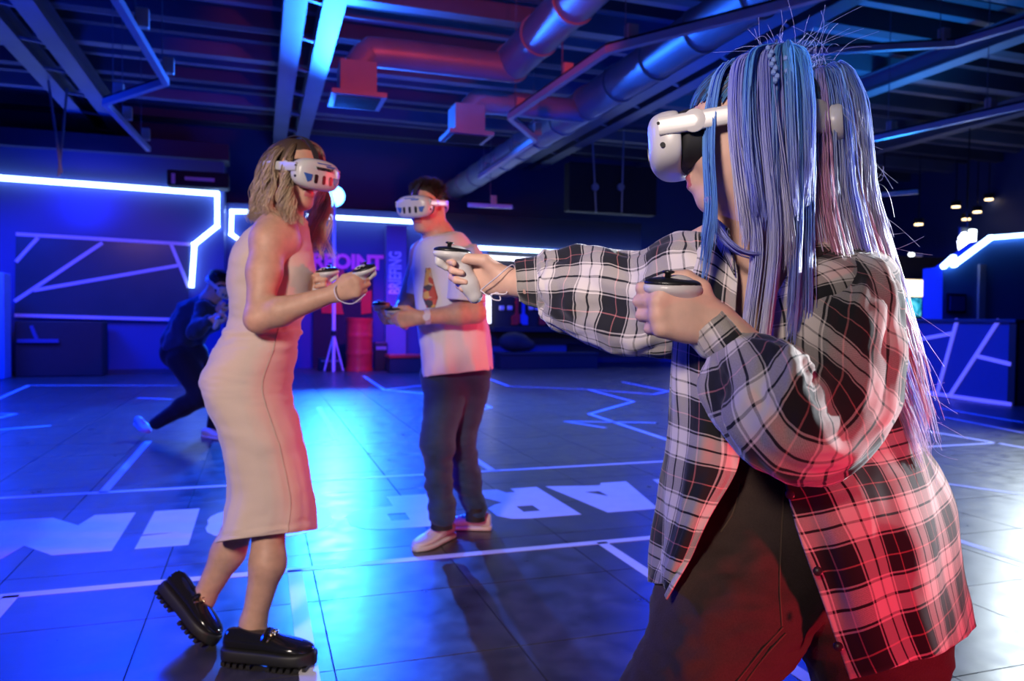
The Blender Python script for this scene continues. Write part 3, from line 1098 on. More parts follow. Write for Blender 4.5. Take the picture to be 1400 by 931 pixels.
# low benches
for n_, (px0, px1, py0, py1, lb) in enumerate(((676, 815, 481, 503, 'long low black bench under the white neon frame'), (528, 640, 484, 508, 'low dark bench with a red top behind the man'))):
    q0_, q1_ = G(px0, py1), G(px1, py1)
    hh = (py1 - py0) * ((q0_ - EYE) @ FW) / F
    e = empty('bench', tuple((q0_ + q1_) / 2)); tag(e, lb, 'bench', 'low benches at the back')
    w_ = abs(q1_[0] - q0_[0]); B0 = (q0_[0], q0_[1], hh) if n_ == 0 else B0; yy = max(q0_[1], q1_[1]) - 0.2
    MB().box(((q0_[0] + q1_[0]) / 2, yy, hh / 2 - 0.03), (w_, 0.5, hh - 0.06), bevel=0.01).build('base', M['black_matt'], e)
    MB().box(((q0_[0] + q1_[0]) / 2, yy, hh - 0.03), (w_ + 0.04, 0.54, 0.06), bevel=0.01).build('top', M['black_matt'] if n_ == 0 else M['red_paint'], e)
# niche with laser-tag vests
ni = empty('equipment_niche', tuple(W(720, 460, YB - .1)))
tag(ni, 'dark equipment niche inside the white neon frame with red and blue rack uprights', 'niche')
a, b = W(668, 470, YB - .05), W(935, 352, YB - .05)
MB().box(((a[0] + b[0]) / 2, YB - 0.0, (a[2] + b[2]) / 2), (b[0] - a[0], 0.08, b[2] - a[2])).build('backing', M['black_matt'], ni)
MB().box(((a[0] + b[0]) / 2, YB - 0.25, W(720, 450, YB)[2]), (b[0] - a[0], 0.5, 0.1)).build('shelf', M['black_matt'], ni)
rack = [(-.10, 0), (.02, 0), (.10, .12), (.10, .32), (.04, .42), (.04, .95), (.10, 1.05), (.10, 1.18), (-.02, 1.18), (-.02, .42), (-.10, .30)]
for px, mt_ in ((706, 'red_paint'), (716, 'blue'), (743, 'red_paint'), (753, 'blue'), (782, 'red_paint'), (792, 'blue')):
    q = W(px, 444, YB - .1)
    mm = M['red_paint'] if mt_ == 'red_paint' else M.setdefault('blue_up', mat('blue_upright', (0.05, 0.12, 0.6), 0.4))
    MB().plate([((p[0] if mt_ == 'red_paint' else -p[0]), p[1] * 0.62) for p in rack], (q[0], YB - 0.05, q[2]), (1, 0, 0), (0, 0, 1), 0.06).build('rack_upright', mm, ni)
for px in (686, 697, 726, 735, 763, 772):
    q = W(px, 421, YB - .1)
    MB().box(q, (0.12, 0.06, 0.1), bevel=0.02).build('vest_buckle', M['tape'], ni)
neon([W(668, 440, YB - .15), W(668, 352, YB - .15), W(930, 366, YB - .15), W(930, 440, YB - .15)], 0.085, M['neon_white'], 'white neon frame around the equipment niche')
bag = SDF()
bc_ = np.array([B0[0] + .42, B0[1] - .1, B0[2] + .125])
bag.ell(bc_ + [0.0, 0, 0.1], (0.36, 0.2, 0.22), k=0.05); bag.ell(bc_ + [0.25, 0, 0.03], (0.25, 0.18, 0.14), k=0.05)
bo = link('duffel_bag', bag.mesh('duffel_bag', 0.03), M['black_matt'], None, True)
tag(bo, 'soft black bag lying on the bench under the niche', 'bag')

# ------------------------------------------------------------------ right side: bar, corner block, arcade machines
XB = 9.4
bar = empty('bar_counter', (XB + .4, 9.5, 0))
tag(bar, 'blue bar counter with slanting violet light lines on its front', 'bar counter')
c = G(1386, 555)
XB = c[0]
ytop = 12.6


def BX(x, y):   # pixel on the plane X = XB
    r = ray(x, y)
    return EYE + r * (XB / r[0])


MB().box((XB + 0.45, (c[1] + ytop) / 2, 0.55), (0.9, ytop - c[1], 1.10)).build('body', mat('bar_front', (0.05, 0.08, 0.22), 0.4, var=0.05), bar)
MB().box((XB + 0.45, (c[1] + ytop) / 2, 1.125), (1.0, ytop - c[1] + .06, 0.05), bevel=0.008).build('worktop', M['wall_dark'], bar)
MB().box((XB + 0.02, c[1] + 0.04, 0.56), (0.06, 0.1, 1.12)).build('corner_post', M['black'], bar)
violet = mat('violet_strip', (0.5, 0.45, 0.9), 0.4, var=0, emit=(0.20, 0.18, 0.95), estr=0.55)
for la, lb in (((1225, 470), (1302, 456)), ((1310, 436), (1282, 538)), ((1367, 437), (1300, 540)), ((1337, 487), (1383, 498)), ((1240, 533), (1384, 553))):
    p, q = BX(*la), BX(*lb)
    p[0] = q[0] = XB - 0.012
    MB().bar(p, q, 0.05, 0.02, (1, 0, 0)).build('light_line', violet, bar)
# corner block (kiosk) behind the bar
zc = 2.55
cr = G(1354, 326, zc)
YK = cr[1]
kp = [W(*q, YK) for q in ((1289, 440), (1289, 366), (1305, 364), (1354, 328), (1600, 312), (1600, 440))]
blk = MB().plate([(kp[0][0], 0), (kp[5][0], 0)] + [(q[0], q[2]) for q in kp[4:0:-1]], (0, YK + .4, 0), (1, 0, 0), (0, 0, 1), 0.4).build('partition_wall', M['kiosk'] if 'kiosk' in M else M.setdefault('kiosk', mat('kiosk_paint', (0.03, 0.13, 0.42), 0.5, var=0.05, scale=2)))
struct(blk, 'bright blue kiosk wall behind the bar with a sloping neon edge', 'wall')
neon([W(1500, 313, YK - .05), W(1354, 325, YK - .05), W(1304, 362, YK - .05), W(1303, 352, YK - .05), W(1290, 364, YK - .05)], 0.075, M['neon'], 'blue neon line sloping along the top of the kiosk wall')
d0, d1 = W(1335, 440, YK), W(1346, 362, YK)
dr = MB().box(((d0[0] + d1[0]) / 2, YK - 0.02, d1[2] / 2), (d1[0] - d0[0], 0.04, d1[2])).build('door_1', mat('grey_door', (0.4, 0.36, 0.36), 0.5))
struct(dr, 'narrow grey door in the kiosk wall', 'door')
sgn = empty('glowing_sign', tuple(W(1320, 345, YK + .9)))
tag(sgn, 'glowing white sign above the sloping neon edge of the kiosk', 'sign')
glow = mat('sign_glow', (1, 1, 1), 0.4, var=0, emit=(0.85, 0.95, 1.0), estr=5)
for la, lb in (((1330, 314), (1329, 334)), ((1329, 334), (1318, 346)), ((1316, 344), (1314, 328)), ((1314, 328), (1320, 320)), ((1322, 322), (1321, 336))):
    MB().bar(W(*la, YK + .9), W(*lb, YK + .9), 0.10, 0.08, (0, 1, 0)).build('stroke', glow, sgn)
MB().box(W(1322, 330, YK + .98), (0.36, 0.05, 0.50)).build('backboard', M['wall_dark'], sgn)
MB().tube([W(1322, 318, YK + 1.0), W(1322, 318, YK + 1.0) * [1, 1, 0] + [0, 0, ZC]], 0.012, 6).build('hanger', M['black'], sgn)
p0_, p1_ = W(1293, 428, YK), W(1319, 402, YK)
po = empty('wall_picture', tuple((p0_ + p1_) / 2)); tag(po, 'dark framed picture on the kiosk wall by the door', 'picture')
MB().box(((p0_[0] + p1_[0]) / 2, YK - .02, (p0_[2] + p1_[2]) / 2), (p1_[0] - p0_[0], .03, p1_[2] - p0_[2])).build('frame', M['black'], po)
MB().box(((p0_[0] + p1_[0]) / 2, YK - .04, (p0_[2] + p1_[2]) / 2), ((p1_[0] - p0_[0]) * .8, .02, (p1_[2] - p0_[2]) * .75)).build('print', M['wall'], po)
# arcade machines
cream = mat('marquee_glow', (1, 0.9, 0.7), 0.4, var=0.1, scale=4, emit=(1.0, 0.80, 0.5), estr=2.6)


def screen_mat():
    mt, nt, b = node_mat('game_screen')
    N, L = nt.nodes, nt.links
    tc = N.new('ShaderNodeTexCoord')
    n = N.new('ShaderNodeTexNoise'); n.inputs['Scale'].default_value = 3.2; n.inputs['Detail'].default_value = 4; n.inputs['Distortion'].default_value = 0.8
    L.new(tc.outputs['Object'], n.inputs['Vector'])
    r = ramp(nt, [(0.35, (0.0, 0.06, 0.12)), (0.5, (0.02, 0.35, 0.55)), (0.6, (0.2, 0.75, 0.8)), (0.72, (0.8, 0.95, 0.8))], 'LINEAR')
    L.new(n.outputs['Fac'], r.inputs['Fac']); L.new(r.outputs['Color'], b.inputs['Emission Color'])
    b.inputs['Emission Strength'].default_value = 1.6
    b.inputs['Base Color'].default_value = (0.02, 0.02, 0.02, 1)
    return mt


scrm = screen_mat()
for n_, (px, lb) in enumerate(((1238, 'arcade machine with a cream marquee and cyan screen behind the long hair'), (1277, 'slim white-lit arcade machine next to the corner block'))):
    q = W(px, 470, 14.5); q[2] = 0
    w_ = (1.0, 0.5)[n_]
    e = empty('arcade_machine', tuple(q)); tag(e, lb, 'arcade machine', 'arcade machines')
    z0, z1, z2 = W(px, 432, 14.5)[2], W(px, 407, 14.5)[2], W(px, 380, 14.5)[2]
    MB().box(q + [0, 0.4, z2 / 2], (w_, 0.7, z2), bevel=0.02).build('cabinet', M['black_matt'], e)
    MB().box(q + [0, 0.03, (z0 + z1) / 2], (w_ * .92, 0.06, z1 - z0)).build('screen', scrm if n_ == 0 else glow, e)
    MB().box(q + [0, 0.02, (z1 + z2) / 2], (w_ * .96, 0.08, (z2 - z1) * .85)).build('marquee', cream, e)
    MB().box(q + [0, -0.1, z0 - 0.12], (w_ * .95, 0.35, 0.08)).build('control_panel', M['steel'], e)
# small warm downlights
warm = mat('downlight_glow', (1, .8, .5), 0.4, var=0, emit=(1, 0.72, 0.4), estr=4)
for n_, (px, py) in enumerate(((1307, 282), (1336, 289), (1321, 299), (1207, 306), (1256, 306), (1352, 272))):
    q = G(px, py, 3.9)
    q = W(px, py, 14.0)
    e = empty('downlight', tuple(q)); tag(e, 'small warm ceiling downlight, ' + ('second of the pair by the glowing sign', 'left one of the two close together', 'right and lowest of the two close together', 'leftmost, beside the long hair', 'over the cream arcade marquee', 'rightmost and highest one')[n_], 'downlight', 'downlights over the arcade')
    MB().lathe(q, [(0.09, 0), (0.09, -0.03)], n=16).build('bulb', warm, e)
    MB().lathe(q, [(0.11, 0), (0.11, 0.12)], n=16).build('can', M['black'], e)
    MB().tube([q + [0, 0, .1], [q[0], q[1], ZC]], 0.012, 6).build('rod', M['black'], e)
q = W(1246, 348, 14.2); e = empty('wall_lamp', tuple(q)); tag(e, 'small white lamp glowing above the arcade machines', 'lamp')
MB().box(q, (0.12, 0.08, 0.08), bevel=0.02).build('bulb', glow, e); MB().box(q + [0.25, 0.1, 0], (0.3, 0.1, 0.06)).build('bracket', M['tape'], e)
a, b = W(1226, 378, 14.9), W(1288, 352, 14.9)
hb_ = MB().box(((a[0] + b[0]) / 2, 15.0, (a[2] + b[2]) / 2), (b[0] - a[0] + .4, 0.2, b[2] - a[2])).build('header_panel', M['black_matt'])
tag(hb_, 'black header board above the arcade machines', 'board')


# ------------------------------------------------------------------ people: shared builders
def skin_mat(name, col, rough=0.55):
    mt, nt, b = node_mat(name)
    N, L = nt.nodes, nt.links
    geo = N.new('ShaderNodeNewGeometry')
    n = N.new('ShaderNodeTexNoise'); n.inputs['Scale'].default_value = 35; n.inputs['Detail'].default_value = 5
    L.new(geo.outputs['Position'], n.inputs['Vector'])
    r = ramp(nt, [(0.3, tuple(c * 0.9 for c in col)), (0.7, tuple(min(1, c * 1.07) for c in col))], 'LINEAR')
    L.new(n.outputs['Fac'], r.inputs['Fac']); L.new(r.outputs['Color'], b.inputs['Base Color'])
    b.inputs['Roughness'].default_value = rough
    b.inputs['Subsurface Weight'].default_value = 0.12
    b.inputs['Subsurface Radius'].default_value = (0.012, 0.005, 0.003)
    b.inputs['Subsurface Scale'].default_value = 0.5
    n2 = N.new('ShaderNodeTexNoise'); n2.inputs['Scale'].default_value = 420; n2.inputs['Detail'].default_value = 3
    L.new(geo.outputs['Position'], n2.inputs['Vector'])
    bp = N.new('ShaderNodeBump'); bp.inputs['Strength'].default_value = 0.12; bp.inputs['Distance'].default_value = 0.001
    L.new(n2.outputs['Fac'], bp.inputs['Height']); L.new(bp.outputs[0], b.inputs['Normal'])
    return mt


def fabric_mat(name, col, var=0.12, scale=300, rough=0.85, bump=0.25, sheen=0.2, big=0.1):
    mt, nt, b = node_mat(name)
    N, L = nt.nodes, nt.links
    geo = N.new('ShaderNodeNewGeometry')
    n = N.new('ShaderNodeTexNoise'); n.inputs['Scale'].default_value = scale; n.inputs['Detail'].default_value = 3
    n0 = N.new('ShaderNodeTexNoise'); n0.inputs['Scale'].default_value = 14; n0.inputs['Detail'].default_value = 4
    L.new(geo.outputs['Position'], n.inputs['Vector']); L.new(geo.outputs['Position'], n0.inputs['Vector'])
    m1 = N.new('ShaderNodeMapRange'); m1.inputs['To Min'].default_value = 1 - var; m1.inputs['To Max'].default_value = 1 + var
    m2 = N.new('ShaderNodeMapRange'); m2.inputs['To Min'].default_value = 1 - big; m2.inputs['To Max'].default_value = 1 + big
    L.new(n.outputs['Fac'], m1.inputs['Value']); L.new(n0.outputs['Fac'], m2.inputs['Value'])
    mm = N.new('ShaderNodeMath'); mm.operation = 'MULTIPLY'
    L.new(m1.outputs[0], mm.inputs[0]); L.new(m2.outputs[0], mm.inputs[1])
    vs = N.new('ShaderNodeVectorMath'); vs.operation = 'SCALE'; vs.inputs[0].default_value = col
    L.new(mm.outputs[0], vs.inputs['Scale']); L.new(vs.outputs[0], b.inputs['Base Color'])
    b.inputs['Roughness'].default_value = rough
    b.inputs['Sheen Weight'].default_value = sheen
    b.inputs['Specular IOR Level'].default_value = 0.25
    bp = N.new('ShaderNodeBump'); bp.inputs['Strength'].default_value = bump; bp.inputs['Distance'].default_value = 0.002
    L.new(n.outputs['Fac'], bp.inputs['Height']); L.new(bp.outputs[0], b.inputs['Normal'])
    return mt


def hair_mat(name, rough=0.38, spec=0.5, trans=0.25):
    mt, nt, b = node_mat(name)
    N, L = nt.nodes, nt.links
    at = N.new('ShaderNodeAttribute'); at.attribute_name = 'hair_colour'
    L.new(at.outputs['Color'], b.inputs['Base Color'])
    b.inputs['Roughness'].default_value = rough
    b.inputs['Specular IOR Level'].default_value = spec
    tr = N.new('ShaderNodeBsdfTranslucent')
    L.new(at.outputs['Color'], tr.inputs['Color'])
    mx = N.new('ShaderNodeMixShader'); mx.inputs[0].default_value = trans
    out = N['Material Output']
    L.new(b.outputs[0], mx.inputs[1]); L.new(tr.outputs[0], mx.inputs[2]); L.new(mx.outputs[0], out.inputs['Surface'])
    return mt


M['lip'] = mat('lips', (0.50, 0.13, 0.15), 0.35, var=0.05)
M['skin_f'] = skin_mat('skin_fair', (0.70, 0.43, 0.34))
M['skin_m'] = skin_mat('skin_man', (0.62, 0.34, 0.25))
M['hair'] = hair_mat('hair_fibres', .34, .6, .45)
M['hair_dark'] = hair_mat('hair_fibres_dark', 0.42, 0.5, 0.22)


class Loc:
    """local frame: rows x forward, y left, z up"""

    def __init__(s, C, R, k=1.0):
        s.C, s.R, s.k = np.array(C, float), np.array(R, float), k

    def __call__(s, x, y, z):
        return s.C + s.k * (x * s.R[0] + y * s.R[1] + z * s.R[2])

    def mat4(s):
        m_ = Matrix(((s.R.T * s.k)).tolist()).to_4x4()
        m_.translation = Vector(s.C)
        return m_

    def inv(s, V):
        return (V - s.C) @ s.R.T / s.k


def add_head(S, h, nb, rn=(0.056, 0.06)):
    k = h.k
    E_ = lambda c, r, kk=0.02, sub=False: S.ell(h(*c), np.array(r) * k, h.R, kk * k, sub)
    C_ = lambda a, b, ra, rb, kk=0.02, sub=False: S.cone(h(*a), h(*b), ra * k, rb * k, kk * k, sub)
    E_((-.012, 0, .035), (.096, .075, .080))
    E_((.028, 0, -.005), (.060, .062, .085), .03)
    E_((.028, 0, -.062), (.050, .046, .046), .03)
    E_((.070, 0, -.100), (.017, .020, .016), .03)
    for s in (-1, 1):
        C_((-.008, s * .056, -.042), (.058, s * .020, -.100), .014, .014, .035)
        E_((.058, s * .034, -.028), (.026, .024, .028), .03)
        C_((.083, s * .012, .028), (.066, s * .048, .027), .011, .010, .02)
        E_((.094, s * .031, .006), (.010, .018, .011), .012, True)
        E_((.0725, s * .031, .005), (.0125, .0125, .0125), .004)
        E_((-.010, s * .076, -.010), (.019, .0065, .031), .008)
        E_((-.006, s * .0835, -.008), (.010, .0045, .018), .005, True)
        E_((-.012, s * .077, -.036), (.009, .006, .009), .008)
    C_((.090, 0, .006), (.108, 0, -.030), .007, .0105, .018)
    for s in (-1, 1):
        E_((.098, s * .0115, -.036), (.009, .0075, .007), .008)
    E_((.080, 0, -.066), (.019, .026, .022), .02)
    E_((.0975, 0, -.0605), (.0080, .0235, .0062), .006)
    E_((.0960, 0, -.0735), (.0082, .0200, .0072), .006)
    C_((.1045, -.022, -.067), (.1045, .022, -.067), .0022, .0022, .004, True)
    S.cone(h(-.022, 0, -.045), nb, rn[0] * k, rn[1], 0.045)


def lips_faces(o, h):
    """second material on the faces of the lips"""
    me = o.data
    c = np.empty(len(me.polygons) * 3); me.polygons.foreach_get('center', c)
    q = h.inv(c.reshape(-1, 3))
    on = (q[:, 0] > .0925) & (np.abs(q[:, 1]) < .0235) & (np.abs(q[:, 2] + .067) < .0128 - 6.0 * q[:, 1] ** 2)
    me.polygons.foreach_set('material_index', on.astype(np.int32))


def add_hand(S, wr, f, n, right=True, curl=((60, 80, 50),) * 4, thumb=None, k=1.0, spread=0.0):
    """wrist point, direction to the knuckles, direction the palm faces"""
    f = unit(f); n = np.array(n, float); n = unit(n - f * (n @ f))
    t = np.cross(f, n) * (1 if right else -1)
    L_ = lambda a, b, c: np.array(wr, float) + k * (a * f + b * t + c * n)
    kn = [(.086, .027), (.091, .009), (.086, -.010), (.077, -.027)]
    ln = [(.040, .025, .021), (.044, .028, .021), (.041, .026, .021), (.032, .021, .019)]
    for (a, b), l, cu, i in zip(kn, ln, curl, range(4)):
        S.cone(L_(.004, b * 0.45, 0), L_(a, b, -.001), .0185 * k, .0125 * k, .012 * k)
        S.ell(L_(a - .002, b, -.006), np.array((.012, .0095, .0095)) * k, np.array([f, t, n]), .006 * k)
        p = L_(a, b, -.001)
        ang = 0.0
        for j in range(3):
            ang += math.radians(cu[j])
            d = f * math.cos(ang) + n * math.sin(ang) + t * spread * (1.5 - i)
            q = p + k * l[j] * d
            ra, rb_ = (.0100, .0088, .0080, .0068)[j], (.0100, .0088, .0080, .0068)[j + 1]
            if i == 3: ra, rb_ = ra * .88, rb_ * .88
            S.cone(p, q, ra * k, rb_ * k, .0045 * k)
            p = q
    S.ell(L_(.045, 0, .004), np.array((.042, .034, .014)) * k, np.array([f, t, n]), .012 * k)
    th = thumb or [(.018, .018, .006), (.048, .042, .018), (.078, .046, .026), (.102, .040, .032)]
    rr = [.017, .0135, .0110, .0085]
    pts = [L_(*q) for q in th]
    for j in range(len(pts) - 1):
        S.cone(pts[j], pts[j + 1], rr[j] * k, rr[j + 1] * k, .010 * k if j == 0 else .005 * k)
    return L_


# ------------------------------------------------------------------ VR headset, in head coordinates (metres)
def headset_mesh_parts():
    parts = {}

    def shell(rings, n=48, ex=3.0, bow=2.0):
        out = []
        for x, hw, hh, zc in rings:
            th = np.linspace(0, 2 * np.pi, n, endpoint=False)
            co, si = np.cos(th), np.sin(th)
            y = np.sign(co) * np.abs(co) ** (2 / ex) * hw
            z = np.sign(si) * np.abs(si) ** (2 / ex) * hh + zc
            out.append(np.stack([x - bow * y ** 2 + 0 * z, y, z], -1))
        return np.array(out)

    R_ = catmull(shell([(.108, .080, .044, -.002), (.112, .088, .050, -.002), (.130, .091, .052, -.003), (.147, .088, .049, -.004), (.156, .078, .041, -.004), (.160, .055, .028, -.004), (.161, .010, .006, -.004)]), 3)
    parts['front_shell'] = grid_mesh('front_shell', R_, True, True, True)
    Gk = catmull(shell([(.072, .068, .036, .0), (.078, .076, .047, .0), (.095, .082, .048, 0), (.110, .084, .046, -.001), (.114, .07, .04, -.001)], bow=3.0), 3)
    parts['face_gasket'] = grid_mesh('face_gasket', Gk, True, True, True)
    # front surface x at y,z
    fx = lambda y, z: .1615 - 2.0 * y * y - 2.2 * (z + .004) ** 2

    def decal(poly, name, lift=.0012, th=.0025):
        # polygon in (y,z) laid on the front
        mb = MB()
        n = len(poly)
        V = [(fx(y, z) + lift, y, z) for y, z in poly] + [(fx(y, z) + lift - th - .004, y, z) for y, z in poly]
        tri = tessellate_polygon([[Vector((y, z, 0)) for y, z in poly]])
        mb.add(V, [tuple(t) for t in tri] + [(i, (i + 1) % n, (i + 1) % n + n, i + n) for i in range(n)])
        me = bpy.data.meshes.new(name); me.from_pydata(mb.v, [], mb.f)
        bm = bmesh.new(); bm.from_mesh(me); bmesh.ops.recalc_face_normals(bm, faces=bm.faces[:]); bm.to_mesh(me); bm.free()
        return me

    pills = []
    for y0 in (-.031, 0, .031):
        pl_ = []
        for a in np.linspace(0, 2 * np.pi, 20, endpoint=False):
            pl_.append((y0 + .0062 * math.cos(a), -.019 + .0062 * math.sin(a) + (.009 if math.sin(a) > 0 else -.009)))
        pills.append(decal(pl_, 'camera_window'))
    parts['camera_window'] = pills
    parts['blue_patch'] = [decal([(.046, -.006), (.074, -.004), (.060, -.032), (.048, -.026)], 'blue_patch', .001),
                           decal([(-.046, -.006), (-.074, -.004), (-.060, -.032), (-.048, -.026)], 'blue_patch', .001),
                           decal([(.005, .030), (.050, .031), (.044, .024), (.010, .024)], 'blue_patch', .001),
                           decal([(-.030, .036), (.030, .036), (.026, .032), (-.026, .032)], 'blue_patch', .001)]
    # strap arms: flat bands around the head
    arms = []
    for s in (-1, 1):
        path = np.array([(.128, s * .0905, .012), (.085, s * .0905, .012), (.03, s * .0885, .013), (-.03, s * .085, .014), (-.075, s * .070, .010), (-.108, s * .042, .002), (-.122, s * .014, -.004)])
        hh = np.array([.0145, .0150, .0150, .0150, .019, .026, .030])
        pp = catmull(np.concatenate([path, hh[:, None]], 1), 5)
        c, h2 = pp[:, :3], pp[:, 3]
        T = np.gradient(c, axis=0); T /= np.linalg.norm(T, axis=1)[:, None]
        up_ = np.array([0, 0, 1.0])
        nn = np.cross(T, up_) * s; nn /= np.linalg.norm(nn, axis=1)[:, None]
        rg = []
        th = np.linspace(0, 2 * np.pi, 20, endpoint=False)
        for i in range(len(c)):
            co, si = np.cos(th), np.sin(th)
            e = .5
            rg.append(c[i] + (np.sign(co) * np.abs(co) ** e * .0055)[:, None] * nn[i] + (np.sign(si) * np.abs(si) ** e * h2[i])[:, None] * up_)
        arms.append(grid_mesh('strap_arm', np.array(rg), True, True, True))
    parts['strap_arm'] = arms
    joints = []
    for s in (-1, 1):
        mb = MB().lathe((.072, s * .088, .012), [(.0175, 0), (.0185, .004), (.0185, .0065), (.0170, .0075)], (0, s, 0), 24)
        me = bpy.data.meshes.new('joint'); me.from_pydata(mb.v, [], mb.f); joints.append(me)
    parts['strap_joint'] = joints
    dots = []
    for s in (-1, 1):
        mb = MB().lathe((.124, s * .086, -.018), [(.0042, 0), (.0042, .0062)], (0, s, 0), 14)
        mb.lathe((.128, s * .0935, .016), [(.0025, 0), (.0025, .004)], (0, s, 0), 10)
        me = bpy.data.meshes.new('side_camera'); me.from_pydata(mb.v, [], mb.f); dots.append(me)
    parts['side_camera'] = dots
    mb = MB().lathe((-.118, 0, -.004), [(.026, 0), (.030, .004), (.030, .022), (.027, .026)], (-1, 0, 0), 32)
    me = bpy.data.meshes.new('dial'); me.from_pydata(mb.v, [], mb.f)
    parts['dial'] = [me]
    # top strap
    pth = catmull(np.array([(.118, 0, .045), (.088, 0, .088), (.04, 0, .121), (-.015, 0, .126), (-.07, 0, .105), (-.108, 0, .05), (-.118, 0, .02)]), 5)
    T = np.gradient(pth, axis=0); T /= np.linalg.norm(T, axis=1)[:, None]
    rg = []
    for p, t in zip(pth, T):
        nn = np.cross(t, np.array([0, 1.0, 0]))
        rg.append(np.array([p + np.array([0, w, 0]) + nn * h_ for w, h_ in ((-.011, -.0015), (.011, -.0015), (.011, .0015), (-.011, .0015))]))
    parts['top_strap'] = [grid_mesh('top_strap', np.array(rg), True, True, True)]
    return parts


HS = headset_mesh_parts()
M['hs_blue'] = mat('headset_blue_print', (0.03, 0.12, 0.45), 0.4, var=0.05)
M['hs_fabric'] = mat('strap_fabric', (0.02, 0.02, 0.024), 0.8, var=0.2, scale=200)


def headset(h, label, patches=True, top=True, text=None, top_mat=None):
    e = bpy.data.objects.new('vr_headset', None)
    COL.objects.link(e)
    tag(e, label, 'VR headset', 'VR headsets on the players')

    def child(name, me, mt_, parent=e):
        if not me.materials: me.materials.append(mt_)
        o = bpy.data.objects.new(name, me)
        COL.objects.link(o); o.parent = parent
        me.polygons.foreach_set('use_smooth', np.ones(len(me.polygons), bool))
        try: me.set_sharp_from_angle(angle=math.radians(45))
        except Exception: pass
        return o

    fs = child('front_shell', HS['front_shell'], M['white_pl'])
    child('face_gasket', HS['face_gasket'], M['black_matt'])
    for me in HS['side_camera']: child('side_camera', me, M['black_matt'], fs)
    for me in HS['camera_window']: child('camera_window', me, M['black'], fs)
    if patches:
        for me in HS['blue_patch']: child('blue_patch', me, M['hs_blue'], fs)
        if text:
            c = fs
            o = text_mesh(text, .0135, 'lettering', M['black_matt'], None, (.1625, 0, .0165), (0, 1, 0), (0, 0, 1), .001, 'CENTER', 1.0, .0004)
            o.parent = fs
    for me in HS['strap_arm']: child('strap_arm', me, M['white_pl'])
    for me in HS['strap_joint']: child('strap_joint', me, M['white_pl'])
    child('dial', HS['dial'][0], M['white_pl'])
    if top: child('top_strap', HS['top_strap'][0], M['hs_fabric'])
    e.matrix_world = h.mat4()
    return e


# ------------------------------------------------------------------ hand controller: x forward, z up the grip, origin at the centre of the top face
def controller_parts():
    parts = {}
    S = SDF()
    S.ell((0.004, 0, -.013), (.039, .030, .014), k=.01)
    S.chain([(-.004, 0, -.016), (-.016, 0, -.040), (-.032, 0, -.066), (-.046, 0, -.088)], [.0200, .0175, .0180, .0155], .012)
    parts['grip'] = S.mesh('grip', .0026)
    S = SDF()
    S.ell((0.005, 0, -.0062), (.0375, .0285, .0085), k=.005)
    parts['top_face'] = S.mesh('top_face', .0022)
    mb = MB().lathe((0.012, .008, 0), [(.0045, -.002), (.0040, .006), (.0078, .0075), (.0082, .0095), (.006, .0105)], (0, 0, 1), 18)
    me = bpy.data.meshes.new('thumbstick'); me.from_pydata(mb.v, [], mb.f); parts['thumbstick'] = me
    mb = MB()
    for p in ((-.006, -.012), (.004, -.016)):
        mb.lathe((p[0], p[1], 0), [(.0046, 0), (.0046, .003), (.0038, .0038)], (0, 0, 1), 14)
    me = bpy.data.meshes.new('buttons'); me.from_pydata(mb.v, [], mb.f); parts['button_pair'] = me
    S = SDF(); S.chain([(.030, 0, -.016), (.028, 0, -.030), (.014, 0, -.040)], [.009, .0085, .006], .006)
    parts['trigger'] = S.mesh('trigger', .0026)
    return parts


CT = controller_parts()


def controller(top, fwd, up, label, k=1.0):
    e = bpy.data.objects.new('vr_controller', None)
    COL.objects.link(e)
    tag(e, label, 'VR controller', 'hand controllers')
    for nm, mt_ in (('grip', M['white_pl']), ('top_face', M['black']), ('thumbstick', M['black']), ('button_pair', M['black_matt']), ('trigger', M['white_pl'])):
        me = CT[nm]
        if not me.materials: me.materials.append(mt_)
        o = bpy.data.objects.new(nm, me)
        COL.objects.link(o); o.parent = e
        me.polygons.foreach_set('use_smooth', np.ones(len(me.polygons), bool))
    z = unit(up); x = np.array(fwd, float); x = unit(x - z * (x @ z))
    h = Loc(top, np.array([x, np.cross(z, x), z]), k)
    e.matrix_world = h.mat4()
    return e, h


GRIP = ((40, 62, 42), (50, 84, 50), (52, 86, 52), (54, 84, 52))


def hold(L_, fwd, up, label, at=(.083, -.004, .027), k=1.0):
    """a controller whose grip lies in the closed fingers of the hand L_"""
    z = unit(up); x = np.array(fwd, float); x = unit(x - z * (x @ z))
    return controller(L_(*at) + .024 * x + .053 * z, x, z, label, k)


def cord(pts, parent, r=0.0014, name='wrist_cord', mtl=None):
    """cord built in world space and handed to its controller"""
    o = MB().tube(catmull(np.array(pts), 6), r, 6).build(name, mtl or M['tape'], None, True)
    if parent is not None:
        bpy.context.view_layer.update()
        o.parent = parent
        o.matrix_parent_inverse = parent.matrix_world.inverted()
    return o


